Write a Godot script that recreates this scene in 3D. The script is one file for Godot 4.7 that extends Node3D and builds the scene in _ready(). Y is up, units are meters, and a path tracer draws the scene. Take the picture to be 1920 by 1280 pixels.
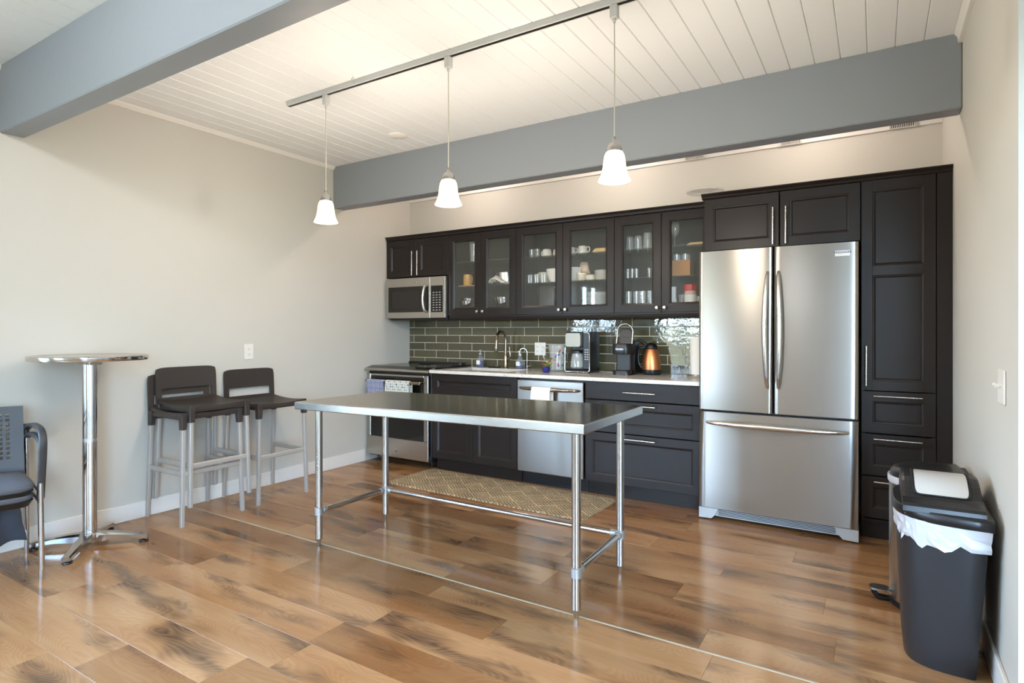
extends Node3D
# A kitchen along the back wall of a room: x runs along the kitchen wall, y is up, z comes towards the camera.
# The left wall stands at x = 0, the kitchen wall at z = 0, the floor at y = 0. Metres.

const RW := 4.62      # x of the right wall
const CEIL := 2.775   # underside of the ceiling boards
const ROOM_Z := 6.5   # the wall behind the camera
const WALL_END := 2.414
const FAR_X := 7.4

var M := {}
var used := {}
var uvf: Callable
var sg := 1
var rng := RandomNumberGenerator.new()

# ------------------------------------------------------------------ nodes
func numbered(n: String) -> String:
	if not used.has(n):
		used[n] = 0
		return n
	used[n] += 1
	return "%s_%03d" % [n, used[n]]

func tag(o: Node, label: String, category: String, group := "") -> Node:
	o.set_meta("label", label)
	o.set_meta("category", category)
	if group != "":
		o.set_meta("group", group)
	return o

func thing(called: String, label: String, category: String, at := Vector3.ZERO, turn := 0.0, group := "") -> Node3D:
	var o := Node3D.new()
	o.name = numbered(called)
	add_child(o)
	o.position = at
	o.rotation.y = turn
	tag(o, label, category, group)
	return o

func structure(called: String, at := Vector3.ZERO) -> Node3D:
	var o := Node3D.new()
	o.name = numbered(called)
	add_child(o)
	o.position = at
	o.set_meta("kind", "structure")
	return o

func part(parent: Node, called: String, st: SurfaceTool, mat: Material, at := Vector3.ZERO) -> MeshInstance3D:
	st.generate_normals()
	var o := MeshInstance3D.new()
	o.mesh = st.commit()
	o.material_override = mat
	o.name = called
	o.position = at
	parent.add_child(o, true)
	return o

func share(parent: Node, called: String, mesh: Mesh, mat: Material, at := Vector3.ZERO) -> MeshInstance3D:
	var o := MeshInstance3D.new()
	o.mesh = mesh
	o.material_override = mat
	o.name = called
	o.position = at
	parent.add_child(o, true)
	return o

func solid(called: String, st: SurfaceTool, mat: Material, label: String, category: String, at := Vector3.ZERO, group := "") -> MeshInstance3D:
	var o := part(self, numbered(called), st, mat, at)
	tag(o, label, category, group)
	return o

func built(called: String, st: SurfaceTool, mat: Material, at := Vector3.ZERO) -> MeshInstance3D:
	var o := part(self, numbered(called), st, mat, at)
	o.set_meta("kind", "structure")
	return o

func copy(o: Node3D, at: Vector3, label := "", turn := 0.0) -> Node3D:
	var c: Node3D = o.duplicate()
	c.name = numbered(String(o.name))
	add_child(c)
	c.position = at
	c.rotation.y = turn
	if label != "":
		c.set_meta("label", label)
	return c

# ------------------------------------------------------------------ shapes
func ns() -> SurfaceTool:
	var st := SurfaceTool.new()
	st.begin(Mesh.PRIMITIVE_TRIANGLES)
	return st

func flat(st: SurfaceTool) -> void:
	st.set_smooth_group(-1)

func soft(st: SurfaceTool) -> void:
	sg += 1
	st.set_smooth_group(sg)

func plain_uv(p: Vector3) -> Vector2:
	return Vector2(p.x, p.y)

func vt(st: SurfaceTool, p: Vector3) -> void:
	st.set_uv(uvf.call(p) if uvf.is_valid() else Vector2(p.x, p.y))
	st.add_vertex(p)

func tri(st: SurfaceTool, a: Vector3, b: Vector3, c: Vector3) -> void:
	vt(st, a); vt(st, c); vt(st, b)

func quad(st: SurfaceTool, a: Vector3, b: Vector3, c: Vector3, d: Vector3) -> void:
	if not a.is_equal_approx(b) and not b.is_equal_approx(c) and not a.is_equal_approx(c):
		tri(st, a, b, c)
	if not a.is_equal_approx(c) and not c.is_equal_approx(d) and not a.is_equal_approx(d):
		tri(st, a, c, d)

func oquad(st: SurfaceTool, a: Vector3, b: Vector3, c: Vector3, d: Vector3, inside: Vector3) -> void:
	if (b - a).cross(c - a).dot((a + b + c + d) / 4.0 - inside) >= 0.0:
		quad(st, a, b, c, d)
	else:
		quad(st, a, d, c, b)

# a box with chamfered edges
func box(st: SurfaceTool, c: Vector3, s: Vector3, b := 0.002, bas := Basis.IDENTITY) -> void:
	flat(st)
	var h := s / 2.0
	b = minf(b, minf(h.x, minf(h.y, h.z)) * 0.9)
	var P := func(sx: float, sy: float, sz: float, k: int) -> Vector3:
		var v := Vector3(sx * (h.x - (0.0 if k == 0 else b)), sy * (h.y - (0.0 if k == 1 else b)), sz * (h.z - (0.0 if k == 2 else b)))
		return c + bas * v
	for s1 in [-1.0, 1.0]:
		oquad(st, P.call(s1, -1, -1, 0), P.call(s1, 1, -1, 0), P.call(s1, 1, 1, 0), P.call(s1, -1, 1, 0), c)
		oquad(st, P.call(-1, s1, -1, 1), P.call(1, s1, -1, 1), P.call(1, s1, 1, 1), P.call(-1, s1, 1, 1), c)
		oquad(st, P.call(-1, -1, s1, 2), P.call(1, -1, s1, 2), P.call(1, 1, s1, 2), P.call(-1, 1, s1, 2), c)
		for s2 in [-1.0, 1.0]:
			oquad(st, P.call(s1, s2, -1, 0), P.call(s1, s2, 1, 0), P.call(s1, s2, 1, 1), P.call(s1, s2, -1, 1), c)
			oquad(st, P.call(s1, -1, s2, 0), P.call(s1, 1, s2, 0), P.call(s1, 1, s2, 2), P.call(s1, -1, s2, 2), c)
			oquad(st, P.call(-1, s1, s2, 1), P.call(1, s1, s2, 1), P.call(1, s1, s2, 2), P.call(-1, s1, s2, 2), c)
			for s3 in [-1.0, 1.0]:
				var p0: Vector3 = P.call(s1, s2, s3, 0)
				var p1: Vector3 = P.call(s1, s2, s3, 1)
				var p2: Vector3 = P.call(s1, s2, s3, 2)
				oquad(st, p0, p1, p2, p2, c)

# a box given by its two corners
func bx(st: SurfaceTool, x0: float, x1: float, y0: float, y1: float, z0: float, z1: float, b := 0.002) -> void:
	box(st, Vector3((x0 + x1) / 2, (y0 + y1) / 2, (z0 + z1) / 2), Vector3(x1 - x0, y1 - y0, z1 - z0), b)

# a round bar along a path; r may be one radius or one for each point
func tube(st: SurfaceTool, pts: Array, r, n := 12, caps := true) -> void:
	var m := pts.size()
	var rings := []
	var t0: Vector3 = (pts[1] - pts[0]).normalized()
	var up := Vector3.UP if absf(t0.y) < 0.9 else Vector3.RIGHT
	var u := (up - t0 * up.dot(t0)).normalized()
	for i in m:
		var t: Vector3
		if i == 0:
			t = pts[1] - pts[0]
		elif i == m - 1:
			t = pts[i] - pts[i - 1]
		else:
			t = (pts[i] - pts[i - 1]).normalized() + (pts[i + 1] - pts[i]).normalized()
		t = t.normalized()
		u = (u - t * u.dot(t)).normalized()
		var w := t.cross(u)
		var rr: float = r[i] if r is Array else r
		var ring := PackedVector3Array()
		for k in n:
			var a := TAU * k / n
			ring.append(pts[i] + (u * cos(a) + w * sin(a)) * rr)
		rings.append(ring)
	loft(st, rings, caps, caps)

# skin a row of closed rings (all of one size, running the same way round)
func loft(st: SurfaceTool, rings: Array, cap0 := true, cap1 := true, smooth := true) -> void:
	if smooth:
		soft(st)
	else:
		flat(st)
	var n: int = rings[0].size()
	# find which way round is outwards
	var c := Vector3.ZERO
	for p in rings[0]:
		c += p
	c /= n
	var c1 := Vector3.ZERO
	for p in rings[1]:
		c1 += p
	c1 /= n
	var area := Vector3.ZERO
	for k in n:
		area += (rings[0][k] - c).cross(rings[0][(k + 1) % n] - c)
	var out: bool = area.dot(c1 - c) >= 0.0
	for i in rings.size() - 1:
		for k in n:
			var k2 := (k + 1) % n
			if out:
				quad(st, rings[i][k], rings[i][k2], rings[i + 1][k2], rings[i + 1][k])
			else:
				quad(st, rings[i][k], rings[i + 1][k], rings[i + 1][k2], rings[i][k2])
	flat(st)
	if cap0:
		for k in n:
			if out:
				tri(st, c, rings[0][(k + 1) % n], rings[0][k])
			else:
				tri(st, c, rings[0][k], rings[0][(k + 1) % n])
	if cap1:
		var last: PackedVector3Array = rings[-1]
		var cl := Vector3.ZERO
		for p in last:
			cl += p
		cl /= n
		for k in n:
			if out:
				tri(st, cl, last[k], last[(k + 1) % n])
			else:
				tri(st, cl, last[(k + 1) % n], last[k])

# turn a profile of (radius, height) round the y axis; up the outside, then down the inside
func lathe(st: SurfaceTool, prof: Array, o := Vector3.ZERO, n := 24, sx := 1.0, sz := 1.0) -> void:
	soft(st)
	for i in prof.size() - 1:
		var a: Vector2 = prof[i]
		var b: Vector2 = prof[i + 1]
		if i > 0:
			var q: Vector2 = prof[i - 1]
			if absf((a - q).angle_to(b - a)) > 0.62:
				soft(st)
		for k in n:
			var t0 := TAU * k / n
			var t1 := TAU * (k + 1) / n
			var p00 := o + Vector3(a.x * cos(t0) * sx, a.y, a.x * sin(t0) * sz)
			var p01 := o + Vector3(a.x * cos(t1) * sx, a.y, a.x * sin(t1) * sz)
			var p10 := o + Vector3(b.x * cos(t0) * sx, b.y, b.x * sin(t0) * sz)
			var p11 := o + Vector3(b.x * cos(t1) * sx, b.y, b.x * sin(t1) * sz)
			quad(st, p00, p10, p11, p01)

# an outline in x, y pushed along z from z0 to z1, then set in place
func prism(st: SurfaceTool, poly: Array, z0: float, z1: float, xf := Transform3D.IDENTITY, smooth_sides := false) -> void:
	var pg := PackedVector2Array(poly)
	if Geometry2D.is_polygon_clockwise(pg):
		pg.reverse()
	var n := pg.size()
	var idx := Geometry2D.triangulate_polygon(pg)
	if xf.basis.determinant() < 0.0:   # a mirrored placing: run the outline the other way
		var mir := Transform3D(xf.basis * Basis.from_scale(Vector3(1, 1, -1)), xf.origin)
		prism(st, poly, -z1, -z0, mir, smooth_sides)
		return
	flat(st)
	for i in range(0, idx.size(), 3):
		var a := pg[idx[i]]
		var b := pg[idx[i + 1]]
		var c := pg[idx[i + 2]]
		if (b - a).cross(c - a) < 0:
			var q := b
			b = c
			c = q
		tri(st, xf * Vector3(a.x, a.y, z1), xf * Vector3(b.x, b.y, z1), xf * Vector3(c.x, c.y, z1))
		tri(st, xf * Vector3(a.x, a.y, z0), xf * Vector3(c.x, c.y, z0), xf * Vector3(b.x, b.y, z0))
	if smooth_sides:
		soft(st)
	for k in n:
		var a := pg[k]
		var b := pg[(k + 1) % n]
		quad(st, xf * Vector3(a.x, a.y, z0), xf * Vector3(b.x, b.y, z0), xf * Vector3(b.x, b.y, z1), xf * Vector3(a.x, a.y, z1))

# a sheet of some thickness over a grid; f(u, v) gives its face for u, v in 0..1
func sheet(st: SurfaceTool, nu: int, nv: int, f: Callable, th: float) -> void:
	var A := []
	var B := []
	for i in nu + 1:
		var ra := PackedVector3Array()
		for j in nv + 1:
			ra.append(f.call(float(i) / nu, float(j) / nv))
		A.append(ra)
	for i in nu + 1:
		var rb := PackedVector3Array()
		for j in nv + 1:
			var du: Vector3 = A[mini(i + 1, nu)][j] - A[maxi(i - 1, 0)][j]
			var dv: Vector3 = A[i][mini(j + 1, nv)] - A[i][maxi(j - 1, 0)]
			rb.append(A[i][j] - du.cross(dv).normalized() * th)
		B.append(rb)
	soft(st)
	for i in nu:
		for j in nv:
			quad(st, A[i][j], A[i + 1][j], A[i + 1][j + 1], A[i][j + 1])
	soft(st)
	for i in nu:
		for j in nv:
			quad(st, B[i][j], B[i][j + 1], B[i + 1][j + 1], B[i + 1][j])
	flat(st)
	for i in nu:
		quad(st, A[i][0], B[i][0], B[i + 1][0], A[i + 1][0])
		quad(st, A[i][nv], A[i + 1][nv], B[i + 1][nv], B[i][nv])
	for j in nv:
		quad(st, A[0][j], A[0][j + 1], B[0][j + 1], B[0][j])
		quad(st, A[nu][j], B[nu][j], B[nu][j + 1], A[nu][j + 1])

# nested rectangles facing +z, each (inset, z): the profile of a panelled door; closed by a panel unless open
func panelled(st: SurfaceTool, w: float, h: float, steps: Array, closed := true) -> void:
	flat(st)
	var R := []
	for s in steps:
		var a: float = w / 2 - s.x
		var b: float = h / 2 - s.x
		R.append([Vector3(-a, -b, s.y), Vector3(a, -b, s.y), Vector3(a, b, s.y), Vector3(-a, b, s.y)])
	for i in R.size() - 1:
		for k in 4:
			quad(st, R[i][k], R[i][(k + 1) % 4], R[i + 1][(k + 1) % 4], R[i + 1][k])
	var l: Array = R[-1]
	if closed:
		quad(st, l[0], l[1], l[2], l[3])
		var f: Array = R[0]
		quad(st, f[3], f[2], f[1], f[0])

# a rounded rectangle in x, z at a height, as a ring
func rrect(cx: float, cz: float, y: float, w: float, d: float, r: float, n := 6) -> PackedVector3Array:
	var out := PackedVector3Array()
	r = minf(r, minf(w, d) / 2 - 0.0005)
	for q in 4:
		var ox := (w / 2 - r) * (1 if q == 0 or q == 3 else -1)
		var oz := (d / 2 - r) * (1 if q < 2 else -1)
		for k in n + 1:
			var a := (q + float(k) / n) * PI / 2
			out.append(Vector3(cx + ox + r * cos(a), y, cz + oz + r * sin(a)))
	return out

# a rounded rectangle in x, y as a flat outline
func rr2(w: float, h: float, r: float, n := 5, c := Vector2.ZERO) -> Array:
	var out := []
	for q in 4:
		var ox := (w / 2 - r) * (1 if q == 0 or q == 3 else -1)
		var oy := (h / 2 - r) * (1 if q < 2 else -1)
		for k in n + 1:
			var a := (q + float(k) / n) * PI / 2
			out.append(c + Vector2(ox + r * cos(a), oy + r * sin(a)))
	return out

func lettering(parent: Node, called: String, text: String, height: float, depth: float, mat: Material, at: Vector3, serif := false) -> MeshInstance3D:
	var f := SystemFont.new()
	f.font_names = PackedStringArray(["Droid Serif" if serif else "Droid Sans"])
	f.font_weight = 700
	var t := TextMesh.new()
	t.font = f
	t.text = text
	t.font_size = 32
	t.pixel_size = height / 24.0
	t.depth = depth
	t.curve_step = 2.0
	var o := MeshInstance3D.new()
	o.mesh = t
	o.material_override = mat
	o.name = called
	o.position = at
	parent.add_child(o, true)
	return o

func curve(pts: Array, n := 8) -> Array:   # a smooth path through the points
	var out := []
	for i in pts.size() - 1:
		var p0: Vector3 = pts[maxi(i - 1, 0)]
		var p1: Vector3 = pts[i]
		var p2: Vector3 = pts[i + 1]
		var p3: Vector3 = pts[mini(i + 2, pts.size() - 1)]
		for k in n:
			out.append(p1.cubic_interpolate(p2, p0, p3, float(k) / n))
	out.append(pts[-1])
	return out

# ------------------------------------------------------------------ materials
func mat(called: String, c: Color, rough := 0.6, metal := 0.0, spec := 0.5) -> StandardMaterial3D:
	var m := StandardMaterial3D.new()
	m.resource_name = called
	m.albedo_color = c
	m.roughness = rough
	m.metallic = metal
	m.metallic_specular = spec
	M[called] = m
	return m

func glassy(called: String, c: Color, alpha: float) -> StandardMaterial3D:
	var m := mat(called, Color(c.r, c.g, c.b, alpha), 0.02)
	m.transparency = BaseMaterial3D.TRANSPARENCY_ALPHA
	return m

func noise(seed_: int, freq: float, oct := 3, kind := FastNoiseLite.TYPE_SIMPLEX_SMOOTH) -> FastNoiseLite:
	var n := FastNoiseLite.new()
	n.seed = seed_
	n.frequency = freq
	n.noise_type = kind
	n.fractal_octaves = oct
	return n

func grain(seed_: int, freq: float, w: int, h: int, W: int, H: int, oct := 3) -> PackedByteArray:
	var im := noise(seed_, freq, oct).get_seamless_image(w, h)
	im.resize(W, H, Image.INTERPOLATE_CUBIC)
	im.convert(Image.FORMAT_L8)
	return im.get_data()

func bump(m: StandardMaterial3D, seed_: int, freq: float, scale: float, uvs: Vector3, tex := 256) -> void:
	var im := noise(seed_, freq, 3).get_seamless_image(tex, tex)
	m.heightmap_enabled = true
	m.heightmap_texture = ImageTexture.create_from_image(im)
	m.heightmap_scale = scale
	m.uv1_triplanar = true
	m.uv1_world_triplanar = true
	m.uv1_scale = uvs

func wood_print() -> ImageTexture:   # printed boards: tan ground, ring figure, smoky patches and short dark checks
	var W := 2048
	var H := 1024
	var cloud := grain(11, 0.0052, 512, 1024, W, H, 4)
	var warm := grain(23, 0.004, 512, 1024, W, H, 2)
	var figure := grain(37, 0.0055, 512, 1024, W, H, 2)
	var fine := grain(51, 0.05, 128, 1024, W, H, 3)
	var check := grain(77, 0.11, 128, 1024, W, H, 1)
	var out := PackedByteArray()
	out.resize(W * H * 3)
	var tan_c := Vector3(0.705, 0.545, 0.385)
	var mid_c := Vector3(0.575, 0.395, 0.240)
	var dark_c := Vector3(0.310, 0.228, 0.165)
	for i in W * H:
		var wa := warm[i] / 255.0
		var fi := fine[i] / 255.0
		var ring := 0.5 + 0.5 * sin(figure[i] * 0.42 + fi * 1.6)
		var t := clampf(0.9 * wa + 0.22 * (fi - 0.5) + 0.16 * (ring - 0.5), 0.0, 1.0)
		var c := tan_c.lerp(mid_c, t)
		var d := smoothstep(0.46, 1.0, cloud[i] / 255.0) * (0.52 + 0.26 * ring + 0.18 * fi)
		var ck := smoothstep(0.90, 0.99, check[i] / 255.0) * smoothstep(0.45, 0.62, cloud[i] / 255.0) * 0.75
		c = c.lerp(dark_c, clampf(maxf(d, ck), 0.0, 0.85))
		out[i * 3] = int(c.x * 255.0)
		out[i * 3 + 1] = int(c.y * 255.0)
		out[i * 3 + 2] = int(c.z * 255.0)
	return ImageTexture.create_from_image(Image.create_from_data(W, H, false, Image.FORMAT_RGB8, out))

func rug_print() -> ImageTexture:   # woven jute: a lattice of paler cords over a flecked ground
	var W := 1024
	var H := 384
	var fl := grain(5, 0.25, 512, 192, W, H, 3)
	var st := grain(9, 0.02, 512, 192, W, H, 3)
	var out := PackedByteArray()
	out.resize(W * H * 3)
	for y in H:
		for x in W:
			var i := y * W + x
			var a := fposmod((x + y * 1.15) / 112.0, 1.0)
			var b := fposmod((x - y * 1.15) / 112.0, 1.0)
			var cell := (int(floor((x + y * 1.15) / 112.0)) + int(floor((x - y * 1.15) / 112.0))) % 2
			var stripe := fposmod((a if cell == 0 else b) * 6.0, 1.0) < 0.45
			var v := 0.50 + (0.22 if stripe else 0.0) + (fl[i] / 255.0 - 0.5) * 0.46 + (st[i] / 255.0 - 0.5) * 0.14
			if a < 0.06 or b < 0.06:
				v += 0.13
			out[i * 3] = int(clampf(v * 0.98, 0, 1) * 255)
			out[i * 3 + 1] = int(clampf(v * 0.86, 0, 1) * 255)
			out[i * 3 + 2] = int(clampf(v * 0.665, 0, 1) * 255)
	return ImageTexture.create_from_image(Image.create_from_data(W, H, false, Image.FORMAT_RGB8, out))

func towel_print(kind: int) -> ImageTexture:
	var W := 128
	var im := Image.create(W, W, false, Image.FORMAT_RGB8)
	var n := noise(40 + kind, 0.35, 2)
	for y in W:
		for x in W:
			var c: Color
			if kind == 0:      # blue and white checks
				var k := (0.5 if x % 16 < 7 else 0.0) + (0.5 if y % 16 < 7 else 0.0)
				c = Color(0.72, 0.74, 0.82).lerp(Color(0.20, 0.22, 0.36), k * 0.8)
				if y % 64 < 4 or x % 64 < 3:
					c = Color(0.16, 0.17, 0.28)
			else:              # grey sprigs on white
				var gx := float(x % 21) - 10.0
				var gy := float(y % 21) - 10.0
				var f := sqrt(gx * gx + gy * gy)
				var spot: bool = f + 5.0 * n.get_noise_2d(x, y) < 4.2 + 2.5 * sin((x / 21) * 2.3 + (y / 21) * 1.7)
				c = Color(0.80, 0.81, 0.78)
				if spot:
					c = Color(0.16, 0.20, 0.20) if ((x / 21) * 3 + (y / 21) * 5) % 4 == 0 else Color(0.44, 0.49, 0.47)
			im.set_pixel(x, y, c)
	return ImageTexture.create_from_image(im)

func materials() -> void:
	bump(mat("wall_paint", Color(0.785, 0.775, 0.740), 0.62), 3, 0.11, 0.02, Vector3(2.5, 2.5, 2.5))
	mat("white_trim", Color(0.905, 0.895, 0.870), 0.42)
	bump(mat("ceiling_paint", Color(0.920, 0.925, 0.925), 0.55), 8, 0.05, 0.05, Vector3(1.5, 1.5, 1.5))
	bump(mat("beam_paint", Color(0.530, 0.550, 0.570), 0.45), 15, 0.04, 0.05, Vector3(1.2, 1.2, 1.2))
	mat("dark_gap", Color(0.05, 0.05, 0.05), 0.8)
	var cab := mat("cabinet_stain", Color(0.132, 0.108, 0.100), 0.35, 0.0, 0.38)
	var gi := noise(91, 0.05, 3).get_seamless_image(64, 512)
	gi.resize(512, 512)
	cab.heightmap_enabled = true
	cab.heightmap_texture = ImageTexture.create_from_image(gi)
	cab.heightmap_scale = 0.012
	cab.uv1_triplanar = true
	cab.uv1_world_triplanar = true
	cab.uv1_scale = Vector3(1.6, 1.6, 1.6)
	mat("cabinet_inside", Color(0.150, 0.130, 0.118), 0.55)
	var bs := mat("brushed_steel", Color(0.650, 0.637, 0.615), 0.30, 1.0)
	bs.anisotropy_enabled = true
	bs.anisotropy = -0.8
	mat("satin_steel", Color(0.74, 0.735, 0.72), 0.27, 1.0)
	mat("warm_steel", Color(0.60, 0.57, 0.52), 0.36, 1.0)
	mat("table_steel", Color(0.80, 0.79, 0.775), 0.15, 1.0)
	mat("edge_steel", Color(0.80, 0.80, 0.795), 0.22, 1.0)
	mat("tube_steel", Color(0.80, 0.80, 0.79), 0.16, 1.0)
	mat("cast_zinc", Color(0.72, 0.72, 0.71), 0.42, 0.8)
	mat("track_paint", Color(0.80, 0.80, 0.79), 0.35)
	mat("chrome", Color(0.86, 0.86, 0.86), 0.06, 1.0)
	mat("polished_aluminium", Color(0.85, 0.85, 0.85), 0.13, 1.0)
	mat("matt_aluminium", Color(0.76, 0.752, 0.730), 0.42, 0.45)
	mat("bronze_nickel", Color(0.62, 0.56, 0.49), 0.17, 1.0)
	mat("handle_steel", Color(0.83, 0.82, 0.80), 0.22, 1.0)
	mat("grey_plastic", Color(0.66, 0.66, 0.65), 0.4)
	mat("black_plastic", Color(0.075, 0.075, 0.080), 0.34)
	mat("black_gloss", Color(0.030, 0.030, 0.032), 0.07)
	mat("bin_plastic", Color(0.135, 0.133, 0.140), 0.42)
	mat("stool_plastic", Color(0.205, 0.180, 0.165), 0.45)
	mat("chair_plastic", Color(0.205, 0.203, 0.210), 0.45)
	mat("chair_cloth", Color(0.335, 0.340, 0.358), 0.85)
	mat("jacket_cloth", Color(0.215, 0.228, 0.260), 0.9)
	mat("oven_glass", Color(0.045, 0.040, 0.038), 0.06)
	mat("microwave_glass", Color(0.115, 0.100, 0.092), 0.10)
	var tile := mat("tile_glaze", Color(0.312, 0.292, 0.210), 0.035, 0.0, 0.62)
	bump(tile, 21, 0.02, 0.035, Vector3(3, 3, 3))
	var tile2 := mat("tile_glaze_pale", Color(0.340, 0.318, 0.232), 0.035, 0.0, 0.62)
	bump(tile2, 22, 0.02, 0.035, Vector3(3, 3, 3))
	var tile3 := mat("tile_glaze_deep", Color(0.285, 0.270, 0.198), 0.035, 0.0, 0.62)
	bump(tile3, 24, 0.02, 0.035, Vector3(3, 3, 3))
	mat("grout", Color(0.860, 0.840, 0.770), 0.85)
	var q := mat("quartz", Color(1, 1, 1), 0.10)
	var ni := noise(61, 0.02, 4)
	var qi := Image.create(512, 512, false, Image.FORMAT_RGB8)
	for y in 512:
		for x in 512:
			var v := absf(ni.get_noise_2d(x, y))
			var k := 0.86 - 0.12 * clampf(1.0 - v * 14.0, 0, 1)
			qi.set_pixel(x, y, Color(k, k * 0.975, k * 0.925))
	q.albedo_texture = ImageTexture.create_from_image(qi)
	q.uv1_triplanar = true
	q.uv1_world_triplanar = true
	q.uv1_scale = Vector3(1.1, 1.1, 1.1)
	var fl := mat("floor_print", Color(0.97, 0.97, 0.97), 0.14, 0.0, 0.66)
	fl.albedo_texture = wood_print()
	var fb := noise(71, 0.03, 3).get_seamless_image(256, 256)
	fl.heightmap_enabled = true
	fl.heightmap_texture = ImageTexture.create_from_image(fb)
	fl.heightmap_scale = 0.02
	for v in [["floor_print_deep", Color(0.86, 0.83, 0.80)], ["floor_print_pale", Color(1, 1, 1)]]:
		var f2: StandardMaterial3D = fl.duplicate()
		f2.resource_name = v[0]
		f2.albedo_color = v[1]
		M[v[0]] = f2
	mat("strip_metal", Color(0.66, 0.60, 0.50), 0.45)
	var rug := mat("jute", Color(1, 1, 1), 0.95)
	rug.albedo_texture = rug_print()
	bump_uv(rug, 33, 0.3, 0.25)
	var t0 := mat("check_towel", Color(1, 1, 1), 0.95)
	t0.albedo_texture = towel_print(0)
	var t1 := mat("sprig_towel", Color(1, 1, 1), 0.95)
	t1.albedo_texture = towel_print(1)
	mat("white_towel", Color(0.90, 0.885, 0.85), 0.95)
	mat("white_plate", Color(0.90, 0.885, 0.850), 0.18)
	mat("cream_plate", Color(0.83, 0.80, 0.72), 0.2)
	mat("yellow_mug", Color(0.80, 0.62, 0.33), 0.25)
	mat("board_wood", Color(0.66, 0.47, 0.31), 0.5)
	mat("kraft_card", Color(0.70, 0.50, 0.31), 0.8)
	mat("napkin_tan", Color(0.86, 0.72, 0.50), 0.9)
	mat("paper_white", Color(0.93, 0.92, 0.89), 0.9)
	mat("red_lid", Color(0.78, 0.13, 0.09), 0.35)
	mat("label_pink", Color(0.85, 0.70, 0.64), 0.6)
	mat("copper", Color(0.85, 0.54, 0.35), 0.36, 0.9)
	mat("blue_glaze", Color(0.13, 0.15, 0.42), 0.15)
	mat("leaf_green", Color(0.42, 0.55, 0.16), 0.6)
	mat("petal_yellow", Color(0.88, 0.74, 0.18), 0.6)
	mat("petal_red", Color(0.68, 0.22, 0.20), 0.6)
	mat("petal_blue", Color(0.16, 0.18, 0.42), 0.5)
	mat("white_plastic", Color(0.90, 0.892, 0.865), 0.35)
	mat("bag_film", Color(0.74, 0.74, 0.755), 0.3)
	M.bag_film.backlight_enabled = true
	M.bag_film.backlight = Color(0.35, 0.35, 0.35)
	mat("flap_silver", Color(0.80, 0.79, 0.76), 0.34, 0.35)
	mat("logo_blue", Color(0.10, 0.11, 0.22), 0.4)
	mat("badge_grey", Color(0.83, 0.83, 0.86), 0.3, 0.5)
	mat("soap_blue", Color(0.10, 0.10, 0.36), 0.1)
	mat("cord_cream", Color(0.78, 0.76, 0.70), 0.5)
	glassy("clear_glass", Color(0.93, 0.96, 0.95), 0.15)
	glassy("door_glass", Color(0.90, 0.93, 0.90), 0.05)
	glassy("shelf_glass", Color(0.75, 0.86, 0.80), 0.10)
	glassy("soap_bottle", Color(0.80, 0.84, 0.92), 0.16)
	glassy("window_glass", Color(0.95, 0.97, 0.97), 0.03)
	var shade := mat("shade_glass", Color(0.95, 0.90, 0.80), 0.35)
	shade.emission_enabled = true
	shade.emission = Color(1.0, 0.88, 0.66)
	shade.emission_energy_multiplier = 10.0

	var dome := mat("unseen_lamp_glass", Color(0.95, 0.93, 0.88), 0.4)  # glowing glass of the ceiling lamps that are out of view
	dome.emission_enabled = true
	dome.emission = Color(1.0, 0.94, 0.84)
	dome.emission_energy_multiplier = 5.0

func bump_uv(m: StandardMaterial3D, seed_: int, freq: float, scale: float) -> void:
	m.heightmap_enabled = true
	m.heightmap_texture = ImageTexture.create_from_image(noise(seed_, freq, 2).get_seamless_image(256, 256))
	m.heightmap_scale = scale

# ------------------------------------------------------------------ the scene
func _ready() -> void:
	# camera: an upright view with the lens shifted, turned 31.8 degrees to the left of the kitchen wall
	var cam := Camera3D.new()
	cam.name = "camera"
	add_child(cam)
	cam.position = Vector3(4.2465, 1.2638, 4.7706)
	cam.rotation.y = 0.5551
	cam.projection = Camera3D.PROJECTION_FRUSTUM
	cam.near = 0.05
	cam.far = 200.0
	cam.size = 1280.0 / 1099.6 * cam.near
	cam.frustum_offset = Vector2(0, -(640.0 - 620.8) / 1099.6 * cam.near)
	cam.current = true
	# daylight: a bright, slightly veiled sky; it enters through the windows only
	var env := Environment.new()
	env.tonemap_mode = Environment.TONE_MAPPER_LINEAR
	env.tonemap_exposure = 0.41
	env.sdfgi_enabled = true
	env.ssao_enabled = true
	env.ssil_enabled = true
	env.background_mode = Environment.BG_SKY
	var sky := Sky.new()
	var sm := ProceduralSkyMaterial.new()
	sm.sky_top_color = Color(0.60, 0.79, 1.0)
	sm.sky_horizon_color = Color(0.83, 0.925, 1.0)
	sm.ground_bottom_color = Color(0.42, 0.45, 0.40)
	sm.ground_horizon_color = Color(0.62, 0.66, 0.60)
	sm.sky_energy_multiplier = 7.6
	sm.ground_energy_multiplier = 6.0
	sky.sky_material = sm
	env.sky = sky
	var we := WorldEnvironment.new()
	we.name = "surroundings"
	we.environment = env
	add_child(we)

	materials()
	room()
	floor_boards()
	ceiling_boards()
	kitchen()
	appliances()
	counter_things()
	cupboard_things()
	furniture()
	lamps()
	bins()
	small_things()

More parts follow.
